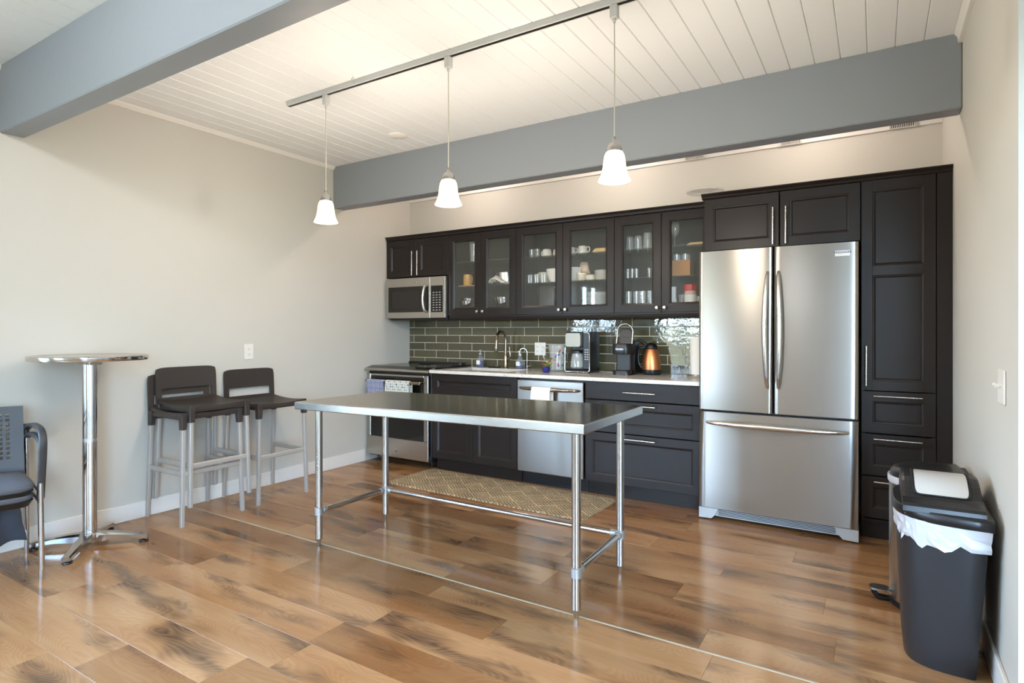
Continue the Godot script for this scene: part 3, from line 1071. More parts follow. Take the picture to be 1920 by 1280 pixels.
func appliances() -> void:
	var st: SurfaceTool
	var d: MeshInstance3D
	# --- range
	var r := thing("oven_range", "stainless steel range with black glass oven door in the corner", "oven", Vector3(0.412, 0, 0))
	st = ns()
	bx(st, -0.392, 0.392, 0.060, 0.885, 0.02, 0.615, 0.003)
	part(r, "body", st, M.black_plastic)
	for x in [-0.34, 0.34]:
		for z in [0.08, 0.54]:
			st = ns()
			lathe(st, [Vector2(0.0, 0.0), Vector2(0.018, 0.0), Vector2(0.018, 0.012), Vector2(0.010, 0.016), Vector2(0.010, 0.062)], Vector3(x, 0, z), 10)
			part(r, "foot", st, M.black_plastic)
	st = ns()
	bx(st, -0.400, 0.404, 0.918, 0.930, 0.012, 0.575, 0.003)
	part(r, "cooktop", st, M.black_gloss)
	st = ns()
	prism(st, rr2(0.70, 0.085, 0.03), 0.0, 0.018, Transform3D(Basis(Vector3(1, 0, 0), Vector3(0, 0, -1), Vector3(0, 1, 0)), Vector3(0.0, 0.9305, 0.065)))
	part(r, "vent_ledge", st, M.black_plastic)
	for b in [[-0.19, 0.43, 0.10], [0.19, 0.43, 0.085], [-0.19, 0.22, 0.075], [0.19, 0.22, 0.10]]:
		st = ns()
		lathe(st, [Vector2(b[2], 0.930), Vector2(b[2], 0.9304), Vector2(b[2] - 0.004, 0.9304), Vector2(b[2] - 0.004, 0.930)], Vector3(b[0], 0, b[1]), 32)
		part(r, "burner_ring", st, M.grey_plastic)
	# sloping control panel with a steel nose
	st = ns()
	prism(st, [Vector2(0.56, 0.885), Vector2(0.56, 0.929), Vector2(0.575, 0.930), Vector2(0.655, 0.912), Vector2(0.672, 0.903), Vector2(0.676, 0.890), Vector2(0.664, 0.882), Vector2(0.60, 0.878)], -0.398, 0.398, Transform3D(Basis(Vector3(0, 0, 1), Vector3.UP, Vector3(1, 0, 0)), Vector3.ZERO))
	part(r, "control_panel", st, M.satin_steel)
	st = ns()
	prism(st, [Vector2(0.578, 0.9305), Vector2(0.652, 0.9138), Vector2(0.652, 0.9125), Vector2(0.578, 0.929)], -0.385, 0.385, Transform3D(Basis(Vector3(0, 0, 1), Vector3.UP, Vector3(1, 0, 0)), Vector3.ZERO))
	part(r, "touch_glass", st, M.black_gloss)
	# oven door
	st = ns()
	uvf = func(p: Vector3) -> Vector2: return Vector2(p.x, p.y)
	bx(st, -0.386, 0.386, 0.075, 0.255, 0.617, 0.656, 0.004)
	bx(st, -0.386, -0.335, 0.255, 0.858, 0.617, 0.656, 0.004)
	bx(st, 0.335, 0.386, 0.255, 0.858, 0.617, 0.656, 0.004)
	bx(st, -0.335, 0.335, 0.838, 0.858, 0.617, 0.656, 0.003)
	d = part(r, "oven_door", st, M.satin_steel)
	uvf = plain_uv
	st = ns()
	bx(st, -0.336, 0.336, 0.254, 0.839, 0.620, 0.652, 0.002)
	part(d, "window", st, M.oven_glass)
	st = ns()
	tube(st, [Vector3(-0.33, 0.792, 0.715), Vector3(0.33, 0.792, 0.715)], 0.015, 16)
	for x in [-0.31, 0.31]:
		tube(st, [Vector3(x, 0.800, 0.652), Vector3(x, 0.794, 0.712)], 0.010, 10)
	part(d, "handle", st, M.bronze_nickel)
	emblem(d, Vector3(0.0, 0.145, 0.656), 0.018)
	towel("check_towel", "blue checked kitchen towel hanging on the oven handle", M.check_towel, 0.105, 0.330, 0.792, 0.715, 0.30, 0.24, 0.0155, 3, 9.0)
	towel("sprig_towel", "white towel with grey sprigs hanging on the oven handle", M.sprig_towel, 0.345, 0.640, 0.792, 0.715, 0.31, 0.25, 0.0155, 8, 7.0)
	# --- microwave
	var m := thing("microwave_oven", "stainless steel microwave oven under the short wall cabinet", "microwave", Vector3(0.423, 1.384, 0))
	st = ns()
	bx(st, -0.378, 0.370, 0.0, 0.405, 0.014, 0.372, 0.003)
	part(m, "body", st, M.black_plastic)
	st = ns()
	uvf = func(p: Vector3) -> Vector2: return Vector2(p.x, p.y)
	bx(st, -0.380, 0.1865, 0.008, 0.402, 0.374, 0.402, 0.0012)
	d = part(m, "door", st, M.satin_steel)
	st = ns()
	bx(st, -0.352, 0.170, 0.066, 0.318, 0.396, 0.4045, 0.002)
	part(d, "window", st, M.microwave_glass)
	st = ns()
	bx(st, -0.300, 0.060, 0.105, 0.270, 0.4046, 0.4052, 0.0)
	part(d, "mesh_screen", st, M.cabinet_inside)
	st = ns()
	tube(st, curve([Vector3(0.150, 0.070, 0.404), Vector3(0.140, 0.085, 0.432), Vector3(0.132, 0.19, 0.446), Vector3(0.140, 0.300, 0.432), Vector3(0.150, 0.315, 0.404)]), 0.0125, 12)
	part(d, "handle", st, M.handle_steel)
	emblem(d, Vector3(0.005, 0.360, 0.402), 0.012)
	st = ns()
	bx(st, 0.188, 0.372, 0.008, 0.402, 0.374, 0.402, 0.0012)
	var pnl := part(m, "control_panel", st, M.satin_steel)
	st = ns()
	bx(st, 0.200, 0.345, 0.062, 0.316, 0.398, 0.4042, 0.002)
	part(pnl, "keypad", st, M.black_gloss)
	st = ns()
	for a in 3:
		for b in 8:
			bx(st, 0.222 + a * 0.038, 0.244 + a * 0.038, 0.078 + b * 0.024, 0.086 + b * 0.024, 0.4042, 0.4047, 0)
	part(pnl, "keys", st, M.grey_plastic)
	uvf = plain_uv
	st = ns()
	bx(st, -0.36, 0.36, -0.010, 0.0, 0.05, 0.36, 0.002)
	part(m, "underside", st, M.black_plastic)
	# --- dishwasher
	var w := thing("dishwasher", "stainless steel dishwasher between the sink cabinet and the drawers", "dishwasher", Vector3(2.031, 0, 0))
	st = ns()
	bx(st, -0.300, 0.300, 0.110, 0.880, 0.02, 0.595, 0.002)
	part(w, "body", st, M.black_plastic)
	st = ns()
	bx(st, -0.300, 0.300, 0.0, 0.108, 0.02, 0.540, 0.002)
	part(w, "toe_kick", st, M.black_plastic)
	st = ns()
	uvf = func(p: Vector3) -> Vector2: return Vector2(p.x, p.y)
	bx(st, -0.298, 0.298, 0.118, 0.868, 0.597, 0.635, 0.005)
	d = part(w, "door", st, M.brushed_steel)
	uvf = plain_uv
	st = ns()
	var hp := []
	var hr := []
	for k in 21:
		var t := k / 20.0
		hp.append(Vector3(-0.268 + 0.536 * t, 0.802, 0.640 + 0.048 * pow(sin(PI * t), 0.35)))
		hr.append(0.007 + 0.009 * pow(sin(PI * t), 0.4))
	tube(st, hp, hr, 14)
	part(d, "handle", st, M.bronze_nickel)
	towel("white_towel", "plain white towel hanging on the dishwasher handle", M.white_towel, 1.905, 2.075, 0.802, 0.687, 0.26, 0.18, 0.017, 12)
	# --- refrigerator
	var f := thing("refrigerator", "stainless steel french-door refrigerator with bottom freezer drawer", "refrigerator", Vector3(3.694, 0, 0))
	st = ns()
	bx(st, -0.455, 0.455, 0.030, 1.785, 0.03, 0.655, 0.004)
	part(f, "body", st, M.grey_plastic)
	var bulge := func(x: float) -> float: return 0.012 * (1.0 - pow(x / 0.468, 2.0))
	for q in [[-0.466, -0.0065, 0.740, 1.798, "fridge_door"], [0.0065, 0.466, 0.740, 1.798, "fridge_door"], [-0.466, 0.466, 0.082, 0.724, "freezer_drawer"]]:
		st = ns()
		curved_front(st, q[0], q[1], q[2], q[3], 0.662, 0.722, bulge)
		var leaf := part(f, q[4], st, M.brushed_steel)
		if q[4] == "fridge_door":
			var sx := -1.0 if q[0] < -0.1 else 1.0
			st = ns()
			var hp2 := []
			var hr2 := []
			for k in 25:
				var t := k / 24.0
				hp2.append(Vector3(sx * (0.032 + 0.012 * sin(PI * t)), 0.905 + 0.735 * t, 0.737 + 0.052 * pow(sin(PI * clampf(t, 0.0, 1.0)), 0.45)))
				hr2.append(0.010 + 0.0085 * pow(sin(PI * t), 0.5))
			tube(st, hp2, hr2, 14)
			part(leaf, "handle", st, M.handle_steel)
		else:
			st = ns()
			var hp3 := []
			var hr3 := []
			for k in 25:
				var t := k / 24.0
				hp3.append(Vector3(-0.412 + 0.826 * t, 0.655, 0.731 + 0.055 * pow(sin(PI * t), 0.45)))
				hr3.append(0.009 + 0.0095 * pow(sin(PI * t), 0.5))
			tube(st, hp3, hr3, 14)
			part(leaf, "handle", st, M.handle_steel)
	st = ns()
	bx(st, -0.45, 0.45, 0.726, 0.738, 0.60, 0.675, 0.001)
	bx(st, -0.005, 0.005, 0.74, 1.79, 0.60, 0.675, 0.001)
	part(f, "seal", st, M.black_plastic)
	# base: two feet housings and a slotted grille
	for sx in [-1.0, 1.0]:
		st = ns()
		prism(st, [Vector2(sx * 0.466, 0.008), Vector2(sx * 0.466, 0.078), Vector2(sx * 0.34, 0.078), Vector2(sx * 0.365, 0.030), Vector2(sx * 0.385, 0.010)], 0.56, 0.722)
		part(f, "foot_housing", st, M.grey_plastic)
	st = ns()
	bx(st, -0.372, 0.372, 0.020, 0.078, 0.58, 0.690, 0.004)
	var gr := part(f, "grille", st, M.grey_plastic)
	for k in 5:
		st = ns()
		bx(st, -0.345, 0.345, 0.030 + k * 0.009, 0.0345 + k * 0.009, 0.686, 0.6915, 0.0)
		part(gr, "slot", st, M.black_plastic)
	for x in [-0.42, 0.42]:
		st = ns()
		lathe(st, [Vector2(0, 0), Vector2(0.016, 0), Vector2(0.016, 0.008), Vector2(0.007, 0.010), Vector2(0.007, 0.03)], Vector3(x, 0, 0.66), 10)
		part(f, "levelling_foot", st, M.black_plastic)
	# badge at the top of the right-hand door
	st = ns()
	bx(st, -0.040, 0.040, -0.017, 0.017, 0, 0.0016, 0.0005)
	var bd := part(f, "badge", st, M.badge_grey, Vector3(0.383, 1.733, 0.7268))
	lettering(bd, "lettering", "FRIGIDAIRE", 0.0125, 0.0008, M.logo_blue, Vector3(0, 0.006, 0.0018))
	st = ns()
	bx(st, -0.037, 0.037, -0.014, -0.004, 0.0016, 0.0020, 0)
	part(bd, "badge_line", st, M.white_plastic)

func curved_front(st: SurfaceTool, x0: float, x1: float, y0: float, y1: float, zb: float, zf: float, bulge: Callable) -> void:
	var n := 20
	var e := 0.006
	uvf = func(p: Vector3) -> Vector2: return Vector2(p.x, p.y)
	var top := []
	for k in n + 1:
		var x := lerpf(x0, x1, float(k) / n)
		top.append(Vector2(x, zf + bulge.call(x)))
	# round the two long edges
	var outline := [Vector2(x0, zb), Vector2(x0, top[0].y - e)]
	outline.append(Vector2(x0 + e * 0.3, top[0].y - e * 0.3))
	for k in range(1, n):
		outline.append(top[k])
	outline.append(Vector2(x1 - e * 0.3, top[n].y - e * 0.3))
	outline.append(Vector2(x1, top[n].y - e))
	outline.append(Vector2(x1, zb))
	var m := outline.size()
	soft(st)
	for k in m - 1:
		var a: Vector2 = outline[k]
		var b: Vector2 = outline[k + 1]
		quad(st, Vector3(a.x, y0, a.y), Vector3(b.x, y0, b.y), Vector3(b.x, y1, b.y), Vector3(a.x, y1, a.y))
	flat(st)
	quad(st, Vector3(x0, y0, zb), Vector3(x0, y1, zb), Vector3(x1, y1, zb), Vector3(x1, y0, zb))
	var mid0 := Vector3((x0 + x1) / 2, y0, zb)
	var mid1 := Vector3((x0 + x1) / 2, y1, zb)
	for k in m - 1:
		var a: Vector2 = outline[k]
		var b: Vector2 = outline[k + 1]
		tri(st, mid0, Vector3(b.x, y0, b.y), Vector3(a.x, y0, a.y))
		tri(st, mid1, Vector3(a.x, y1, a.y), Vector3(b.x, y1, b.y))
	uvf = plain_uv

# ------------------------------------------------------------------ on the worktop
func counter_things() -> void:
	var st: SurfaceTool
	var Y := 0.914
	# --- pull-down tap behind the sink
	var t := thing("kitchen_faucet", "tall arched bronze-nickel kitchen faucet behind the sink", "faucet", Vector3(1.272, Y, 0.085), 0.0, "faucets")
	st = ns()
	lathe(st, [Vector2(0.0, 0), Vector2(0.028, 0), Vector2(0.028, 0.006), Vector2(0.022, 0.014), Vector2(0.020, 0.05), Vector2(0.022, 0.10), Vector2(0.017, 0.125), Vector2(0.0125, 0.14), Vector2(0.0, 0.14)], Vector3.ZERO, 20)
	part(t, "base", st, M.bronze_nickel)
	st = ns()
	var pts := [Vector3(0, 0.12, 0), Vector3(0, 0.25, 0)]
	for k in 13:
		var a := PI * k / 12.0 * 0.97
		pts.append(Vector3(-0.015 * (1 - cos(a)) / 2, 0.275 + 0.072 * sin(a), 0.068 * (1.0 - cos(a))))
	tube(st, pts, 0.0125, 14)
	part(t, "spout", st, M.bronze_nickel)
	st = ns()
	tube(st, [Vector3(-0.0150, 0.272, 0.136), Vector3(-0.0155, 0.240, 0.137), Vector3(-0.016, 0.205, 0.139), Vector3(-0.016, 0.165, 0.141), Vector3(-0.016, 0.160, 0.141)], [0.0125, 0.0155, 0.0165, 0.0195, 0.016], 16)
	part(t, "spray_head", st, M.bronze_nickel)
	st = ns()
	tube(st, curve([Vector3(0.018, 0.085, 0.0), Vector3(0.042, 0.092, 0.004), Vector3(0.055, 0.115, 0.008), Vector3(0.050, 0.165, 0.012), Vector3(0.047, 0.205, 0.014)], 5), [0.014, 0.014, 0.0135, 0.013, 0.0125, 0.012, 0.0115, 0.011, 0.010, 0.0095, 0.009, 0.0085, 0.008, 0.0075, 0.007, 0.0065, 0.0065, 0.006, 0.006, 0.0055, 0.005], 10)
	part(t, "lever", st, M.bronze_nickel)
	# --- small filtered-water tap
	t = thing("filter_faucet", "small thin gooseneck faucet right of the tall faucet", "faucet", Vector3(1.505, Y, 0.085), 0.0, "faucets")
	st = ns()
	pts = [Vector3(0, 0.0, 0), Vector3(0, 0.13, 0)]
	for k in 11:
		var a := PI * k / 10.0 * 1.05
		pts.append(Vector3(-0.030 * (1.0 - cos(a)), 0.150 + 0.042 * sin(a), 0.020 * (1.0 - cos(a))))
	tube(st, pts, 0.0052, 10)
	part(t, "spout", st, M.chrome)
	st = ns()
	lathe(st, [Vector2(0, 0), Vector2(0.016, 0), Vector2(0.015, 0.006), Vector2(0.009, 0.012), Vector2(0.009, 0.035), Vector2(0, 0.037)], Vector3.ZERO, 16)
	part(t, "base", st, M.chrome)
	st = ns()
	tube(st, [Vector3(0.006, 0.028, 0), Vector3(0.045, 0.034, 0.004)], 0.0048, 8)
	part(t, "lever", st, M.chrome)
	# --- soap bottles
	var k2 := 0
	for s in [[0.972, 0.075, 0.058, "clear soap bottle with dark blue soap left of the faucet", 0.062], [1.420, 0.072, 0.055, "clear soap bottle with pale blue soap between the two faucets", 0.030]]:
		t = thing("soap_bottle", s[3], "soap bottle", Vector3(s[0], Y, s[1]), 0.0, "soap bottles")
		st = ns()
		lathe(st, [Vector2(0, 0), Vector2(0.036, 0), Vector2(0.040, 0.006), Vector2(0.040, 0.045), Vector2(0.033, 0.080), Vector2(0.017, 0.108), Vector2(0.012, 0.116), Vector2(0.012, 0.126)], Vector3.ZERO, 20)
		part(t, "bottle", st, M.soap_bottle)
		st = ns()
		var lv: float = s[4]
		lathe(st, [Vector2(0, 0.003), Vector2(0.0365, 0.003), Vector2(0.038, 0.008), Vector2(0.038, 0.043 if lv > 0.04 else lv), Vector2(0.0345 if lv > 0.04 else 0.038, lv), Vector2(0, lv)], Vector3.ZERO, 20)
		part(t, "soap", st, M.soap_blue)
		st = ns()
		bx(st, -0.020, 0.020, 0.028, 0.068, 0.0395, 0.0408, 0.0003)
		part(t, "paper_label", st, M.paper_white)
		st = ns()
		lathe(st, [Vector2(0.014, 0.122), Vector2(0.014, 0.136), Vector2(0.006, 0.140), Vector2(0.0045, 0.158), Vector2(0.010, 0.160), Vector2(0.010, 0.168), Vector2(0, 0.169)], Vector3.ZERO, 14)
		tube(st, [Vector3(0, 0.163, 0), Vector3(0.0, 0.163, 0.030), Vector3(0, 0.157, 0.036)], 0.0038, 8)
		part(t, "pump", st, M.white_plastic if k2 == 1 else M.grey_plastic)
		k2 += 1
	# --- sponge dish by the sink
	t = thing("sponge_dish", "small black dish with a steel clip at the back of the sink", "dish", Vector3(1.150, Y, 0.100))
	st = ns()
	bx(st, -0.055, 0.055, 0.0, 0.014, -0.03, 0.03, 0.004)
	part(t, "dish", st, M.black_plastic)
	st = ns()
	lathe(st, [Vector2(0, 0.014), Vector2(0.010, 0.014), Vector2(0.010, 0.028), Vector2(0.004, 0.034), Vector2(0, 0.034)], Vector3(0.025, 0, 0), 12)
	part(t, "clip", st, M.chrome)
	# --- outlet in the tiles
	outlet(Vector3(1.603, 1.100, 0.0097), 0.0, "cream double outlet plate set in the dark tiles", 0.115, 0.118, true)
	# --- glass pitcher with printed flowers
	t = thing("glass_pitcher", "clear glass pitcher with blue and red flowers left of the coffee maker", "pitcher", Vector3(1.862, Y, 0.165))
	st = ns()
	lathe(st, [Vector2(0, 0), Vector2(0.062, 0), Vector2(0.066, 0.008), Vector2(0.068, 0.10), Vector2(0.076, 0.200), Vector2(0.082, 0.228), Vector2(0.079, 0.228), Vector2(0.073, 0.200), Vector2(0.064, 0.10), Vector2(0.060, 0.014), Vector2(0, 0.012)], Vector3.ZERO, 28)
	part(t, "jug", st, M.clear_glass)
	st = ns()
	tube(st, curve([Vector3(-0.074, 0.195, 0.012), Vector3(-0.118, 0.205, 0.022), Vector3(-0.130, 0.150, 0.024), Vector3(-0.112, 0.090, 0.02), Vector3(-0.066, 0.060, 0.012)], 6), 0.0075, 10)
	part(t, "handle", st, M.clear_glass)
	rng.seed = 31
	for i in 16:
		st = ns()
		var a := rng.randf_range(0.1, 3.0)
		var yy := rng.randf_range(0.04, 0.19)
		var rr := 0.068 + 0.008 * clampf((yy - 0.1) * 10.0, 0, 1)
		var petal := []
		for k in 10:
			var q := TAU * k / 10.0
			petal.append(Vector2(cos(q), sin(q)) * (0.013 if k % 2 == 0 else 0.006))
		var bas := Basis(Vector3.UP, PI / 2 - a)
		prism(st, petal, 0.0, 0.0012, Transform3D(bas, Vector3(cos(a) * rr, yy, sin(a) * rr)))
		part(t, "painted_flower", st, M.petal_blue if i % 3 != 0 else M.petal_red)
	# --- blue pot with flowers
	t = thing("flower_pot", "tiny blue pot of yellow and red flowers on the worktop", "plant pot", Vector3(1.868, Y, 0.385))
	st = ns()
	lathe(st, [Vector2(0, 0), Vector2(0.024, 0), Vector2(0.034, 0.014), Vector2(0.036, 0.028), Vector2(0.027, 0.044), Vector2(0.031, 0.050), Vector2(0.027, 0.050), Vector2(0.022, 0.042), Vector2(0, 0.040)], Vector3.ZERO, 20)
	part(t, "pot", st, M.blue_glaze)
	var heads := [[0.02, 0.105, 0.0, "petal_yellow"], [-0.02, 0.085, 0.012, "petal_red"], [0.045, 0.085, 0.01, "petal_yellow"], [0.0, 0.075, 0.02, "petal_red"], [0.03, 0.125, -0.01, "leaf_green"], [-0.035, 0.070, 0.0, "petal_red"], [0.055, 0.065, 0.0, "petal_yellow"], [0.012, 0.068, 0.026, "petal_yellow"], [-0.008, 0.108, -0.008, "leaf_green"]]
	for h in heads:
		st = ns()
		tube(st, curve([Vector3(h[0] * 0.3, 0.040, h[2] * 0.3), Vector3(h[0] * 0.7, h[1] * 0.75, h[2]), Vector3(h[0], h[1], h[2])], 4), 0.0014, 5)
		part(t, "stem", st, M.leaf_green)
		st = ns()
		for p in 6:
			var a := TAU * p / 6.0
			var o := Vector3(h[0], h[1], h[2])
			lathe(st, [Vector2(0, -0.003), Vector2(0.0055, 0), Vector2(0, 0.003)], o + Vector3(cos(a), 0.4 * sin(a * 2.0), sin(a)) * 0.0075, 7)
		lathe(st, [Vector2(0, -0.004), Vector2(0.004, 0), Vector2(0, 0.005)], Vector3(h[0], h[1], h[2]), 8)
		part(t, "blossom", st, M[h[3]])
	# --- drip coffee maker
	t = thing("coffee_maker", "black and steel drip coffee maker with a glass carafe", "coffee maker", Vector3(2.108, Y, 0.170))
	st = ns()
	bx(st, -0.115, 0.118, 0.0, 0.030, -0.10, 0.115, 0.012)
	part(t, "base", st, M.black_plastic)
	st = ns()
	bx(st, -0.115, 0.118, 0.030, 0.345, -0.10, -0.010, 0.012)
	bx(st, 0.050, 0.118, 0.030, 0.345, -0.010, 0.105, 0.006)
	part(t, "column", st, M.black_plastic)
	st = ns()
	bx(st, -0.115, 0.050, 0.215, 0.345, -0.010, 0.105, 0.008)
	part(t, "brew_head", st, M.black_plastic)
	st = ns()
	prism(st, rr2(0.140, 0.115, 0.02), 0.0, 0.012, Transform3D(Basis.IDENTITY, Vector3(-0.038, 0.276, 0.104)))
	part(t, "steel_front", st, M.warm_steel)
	st = ns()
	tube(st, [Vector3(0.056, 0.338, 0.110), Vector3(0.100, 0.338, 0.110), Vector3(0.113, 0.325, 0.110), Vector3(0.113, 0.022, 0.110), Vector3(0.100, 0.008, 0.118), Vector3(-0.100, 0.008, 0.118), Vector3(-0.112, 0.022, 0.118), Vector3(-0.112, 0.210, 0.112)], 0.0042, 8)
	part(t, "chrome_trim", st, M.chrome)
	for k in 5:
		st = ns()
		bx(st, 0.066, 0.080, 0.110 + k * 0.020, 0.119 + k * 0.020, 0.104, 0.1062, 0.0005)
		bx(st, 0.086, 0.100, 0.110 + k * 0.020, 0.119 + k * 0.020, 0.104, 0.1062, 0.0005)
		part(t, "button", st, M.grey_plastic)
	st = ns()
	lathe(st, [Vector2(0, 0.032), Vector2(0.050, 0.032), Vector2(0.062, 0.045), Vector2(0.062, 0.080), Vector2(0.048, 0.145), Vector2(0.044, 0.165), Vector2(0.042, 0.165), Vector2(0.046, 0.145), Vector2(0.060, 0.080), Vector2(0.059, 0.046), Vector2(0, 0.035)], Vector3(-0.020, 0, 0.060), 24)
	var car := part(t, "carafe", st, M.clear_glass)
	st = ns()
	lathe(st, [Vector2(0.050, 0.163), Vector2(0.050, 0.182), Vector2(0.030, 0.190), Vector2(0, 0.190)], Vector3(-0.020, 0, 0.060), 20)
	part(car, "lid", st, M.black_plastic)
	st = ns()
	tube(st, curve([Vector3(-0.066, 0.172, 0.075), Vector3(-0.094, 0.160, 0.092), Vector3(-0.096, 0.110, 0.094), Vector3(-0.080, 0.065, 0.082)], 5), 0.0085, 8)
	part(car, "handle", st, M.black_plastic)
	# --- single-cup coffee maker with its lid open
	t = thing("pod_coffee_maker", "black single-cup coffee maker with its lid raised", "coffee maker", Vector3(2.520, Y, 0.235))
	st = ns()
	bx(st, -0.070, 0.070, 0.0, 0.275, -0.14, -0.010, 0.014)
	part(t, "reservoir", st, M.black_plastic)
	st = ns()
	loft(st, [rrect(0, 0.040, 0.165, 0.148, 0.165, 0.05), rrect(0, 0.040, 0.175, 0.152, 0.172, 0.05), rrect(0, 0.040, 0.240, 0.152, 0.172, 0.05), rrect(0, 0.040, 0.250, 0.144, 0.162, 0.05)])
	var hd := part(t, "brew_head", st, M.black_plastic)
	lettering(hd, "lettering", "KEURIG", 0.0135, 0.0008, M.badge_grey, Vector3(-0.004, 0.207, 0.1264))
	st = ns()
	bx(st, -0.060, 0.060, 0.028, 0.170, -0.012, 0.050, 0.008)
	part(t, "splash_plate", st, M.bin_plastic)
	st = ns()
	loft(st, [rrect(0, 0.045, 0.0, 0.150, 0.150, 0.045), rrect(0, 0.045, 0.034, 0.150, 0.150, 0.045), rrect(0, 0.045, 0.038, 0.142, 0.142, 0.042)])
	part(t, "drip_tray", st, M.black_plastic)
	st = ns()
	prism(st, [Vector2(-0.055, 0.0), Vector2(0.055, 0.0), Vector2(0.056, 0.055), Vector2(0.045, 0.095), Vector2(0.022, 0.118), Vector2(-0.022, 0.118), Vector2(-0.045, 0.095), Vector2(-0.056, 0.055)], -0.020, 0.020, Transform3D(Basis(Vector3.RIGHT, -0.18), Vector3(0, 0.245, -0.01)))
	var lid := part(t, "raised_lid", st, M.black_plastic)
	for q in [[-0.022, 0.300], [0.020, 0.300], [0.0, 0.280]]:
		st = ns()
		lathe(st, [Vector2(0, -0.004), Vector2(0.004, 0.0), Vector2(0, 0.004)], Vector3(q[0], q[1], 0.003), 8)
		part(lid, "nozzle", st, M.chrome)
	st = ns()
	var hpts := [Vector3(-0.066, 0.250, 0.030)]
	for k in 15:
		var a := PI - PI * k / 14.0
		hpts.append(Vector3(0.066 * cos(a), 0.345 + 0.066 * sin(a), 0.010))
	hpts.append(Vector3(0.066, 0.250, 0.030))
	tube(st, hpts, 0.0062, 8)
	part(t, "handle_bow", st, M.handle_steel)
	# --- copper thermal jug
	t = thing("thermal_carafe", "copper thermal carafe with black lid, base and handle", "carafe", Vector3(2.708, Y, 0.150))
	st = ns()
	lathe(st, [Vector2(0, 0), Vector2(0.072, 0), Vector2(0.076, 0.006), Vector2(0.076, 0.038), Vector2(0.073, 0.042)], Vector3.ZERO, 28)
	part(t, "base", st, M.black_plastic)
	st = ns()
	lathe(st, [Vector2(0.073, 0.042), Vector2(0.074, 0.075), Vector2(0.071, 0.115), Vector2(0.063, 0.155), Vector2(0.052, 0.190), Vector2(0.046, 0.205), Vector2(0.043, 0.210)], Vector3.ZERO, 28)
	part(t, "flask", st, M.copper)
	st = ns()
	lathe(st, [Vector2(0.046, 0.207), Vector2(0.050, 0.214), Vector2(0.046, 0.232), Vector2(0.036, 0.248), Vector2(0.020, 0.256), Vector2(0, 0.257)], Vector3.ZERO, 24)
	tube(st, [Vector3(-0.030, 0.235, 0.0), Vector3(-0.075, 0.262, 0.008), Vector3(-0.105, 0.288, 0.010)], [0.012, 0.011, 0.009], 10)
	part(t, "lid", st, M.black_plastic)
	st = ns()
	tube(st, curve([Vector3(-0.040, 0.222, 0.01), Vector3(-0.092, 0.208, 0.014), Vector3(-0.106, 0.150, 0.014), Vector3(-0.100, 0.085, 0.012), Vector3(-0.070, 0.045, 0.008)], 6), 0.0098, 10)
	part(t, "handle", st, M.black_plastic)
	# --- paper towel on a steel stand
	t = thing("paper_towel_holder", "steel paper towel holder with round base beside the refrigerator", "towel holder", Vector3(3.105, Y, 0.220))
	st = ns()
	lathe(st, [Vector2(0, 0), Vector2(0.088, 0), Vector2(0.090, 0.004), Vector2(0.090, 0.018), Vector2(0.086, 0.022), Vector2(0, 0.022)], Vector3.ZERO, 36)
	part(t, "base", st, M.satin_steel)
	st = ns()
	tube(st, [Vector3(0, 0.02, 0), Vector3(0, 0.325, 0)], 0.006, 10)
	lathe(st, [Vector2(0, 0.318), Vector2(0.012, 0.325), Vector2(0.014, 0.336), Vector2(0.010, 0.347), Vector2(0, 0.351)], Vector3.ZERO, 14)
	part(t, "post", st, M.chrome)
	st = ns()
	tube(st, [Vector3(-0.060, 0.02, 0.058), Vector3(-0.060, 0.088, 0.058)], 0.0042, 8)
	lathe(st, [Vector2(0, 0.086), Vector2(0.007, 0.090), Vector2(0.008, 0.097), Vector2(0, 0.103)], Vector3(-0.060, 0, 0.058), 10)
	part(t, "tension_arm", st, M.chrome)
	st = ns()
	lathe(st, [Vector2(0.020, 0.0), Vector2(0.068, 0.0), Vector2(0.068, 0.280), Vector2(0.020, 0.280), Vector2(0.020, 0.0)], Vector3.ZERO, 32)
	solid("paper_towel_roll", st, M.paper_white, "white paper towel roll on the steel stand beside the refrigerator", "paper towel", Vector3(3.105, Y + 0.023, 0.220))
	# --- power cord behind the machines
	st = ns()
	tube(st, curve([Vector3(2.20, Y + 0.006, 0.05), Vector3(2.28, Y + 0.004, 0.10), Vector3(2.34, Y + 0.004, 0.11), Vector3(2.40, Y + 0.004, 0.07), Vector3(2.44, Y + 0.005, 0.04)], 6), 0.0033, 6)
	solid("power_cord", st, M.grey_plastic, "thin power cord lying on the worktop between the two coffee makers", "cord")

func outlet(at: Vector3, turn: float, label: String, w: float, h: float, double := false, group := "outlets") -> void:
	var o := thing("outlet_plate", label, "outlet", at, turn, group)
	var st := ns()
	bx(st, -w / 2, w / 2, -h / 2, h / 2, 0, 0.006, 0.003)
	part(o, "plate", st, M.white_plastic)
	for cx in ([-w / 4, w / 4] if double else [0.0]):
		for cy in [-0.022, 0.022]:
			st = ns()
			prism(st, rr2(0.032, 0.029, 0.010, 4, Vector2(cx, cy)), 0.006, 0.008)
			var s := part(o, "socket", st, M.white_plastic)
			st = ns()
			bx(st, cx - 0.0085, cx - 0.006, cy - 0.003, cy + 0.007, 0.008, 0.0083, 0)
			bx(st, cx + 0.006, cx + 0.0085, cy - 0.003, cy + 0.007, 0.008, 0.0083, 0)
			bx(st, cx - 0.002, cx + 0.002, cy - 0.010, cy - 0.006, 0.008, 0.0083, 0)
			part(s, "slots", st, M.black_plastic)

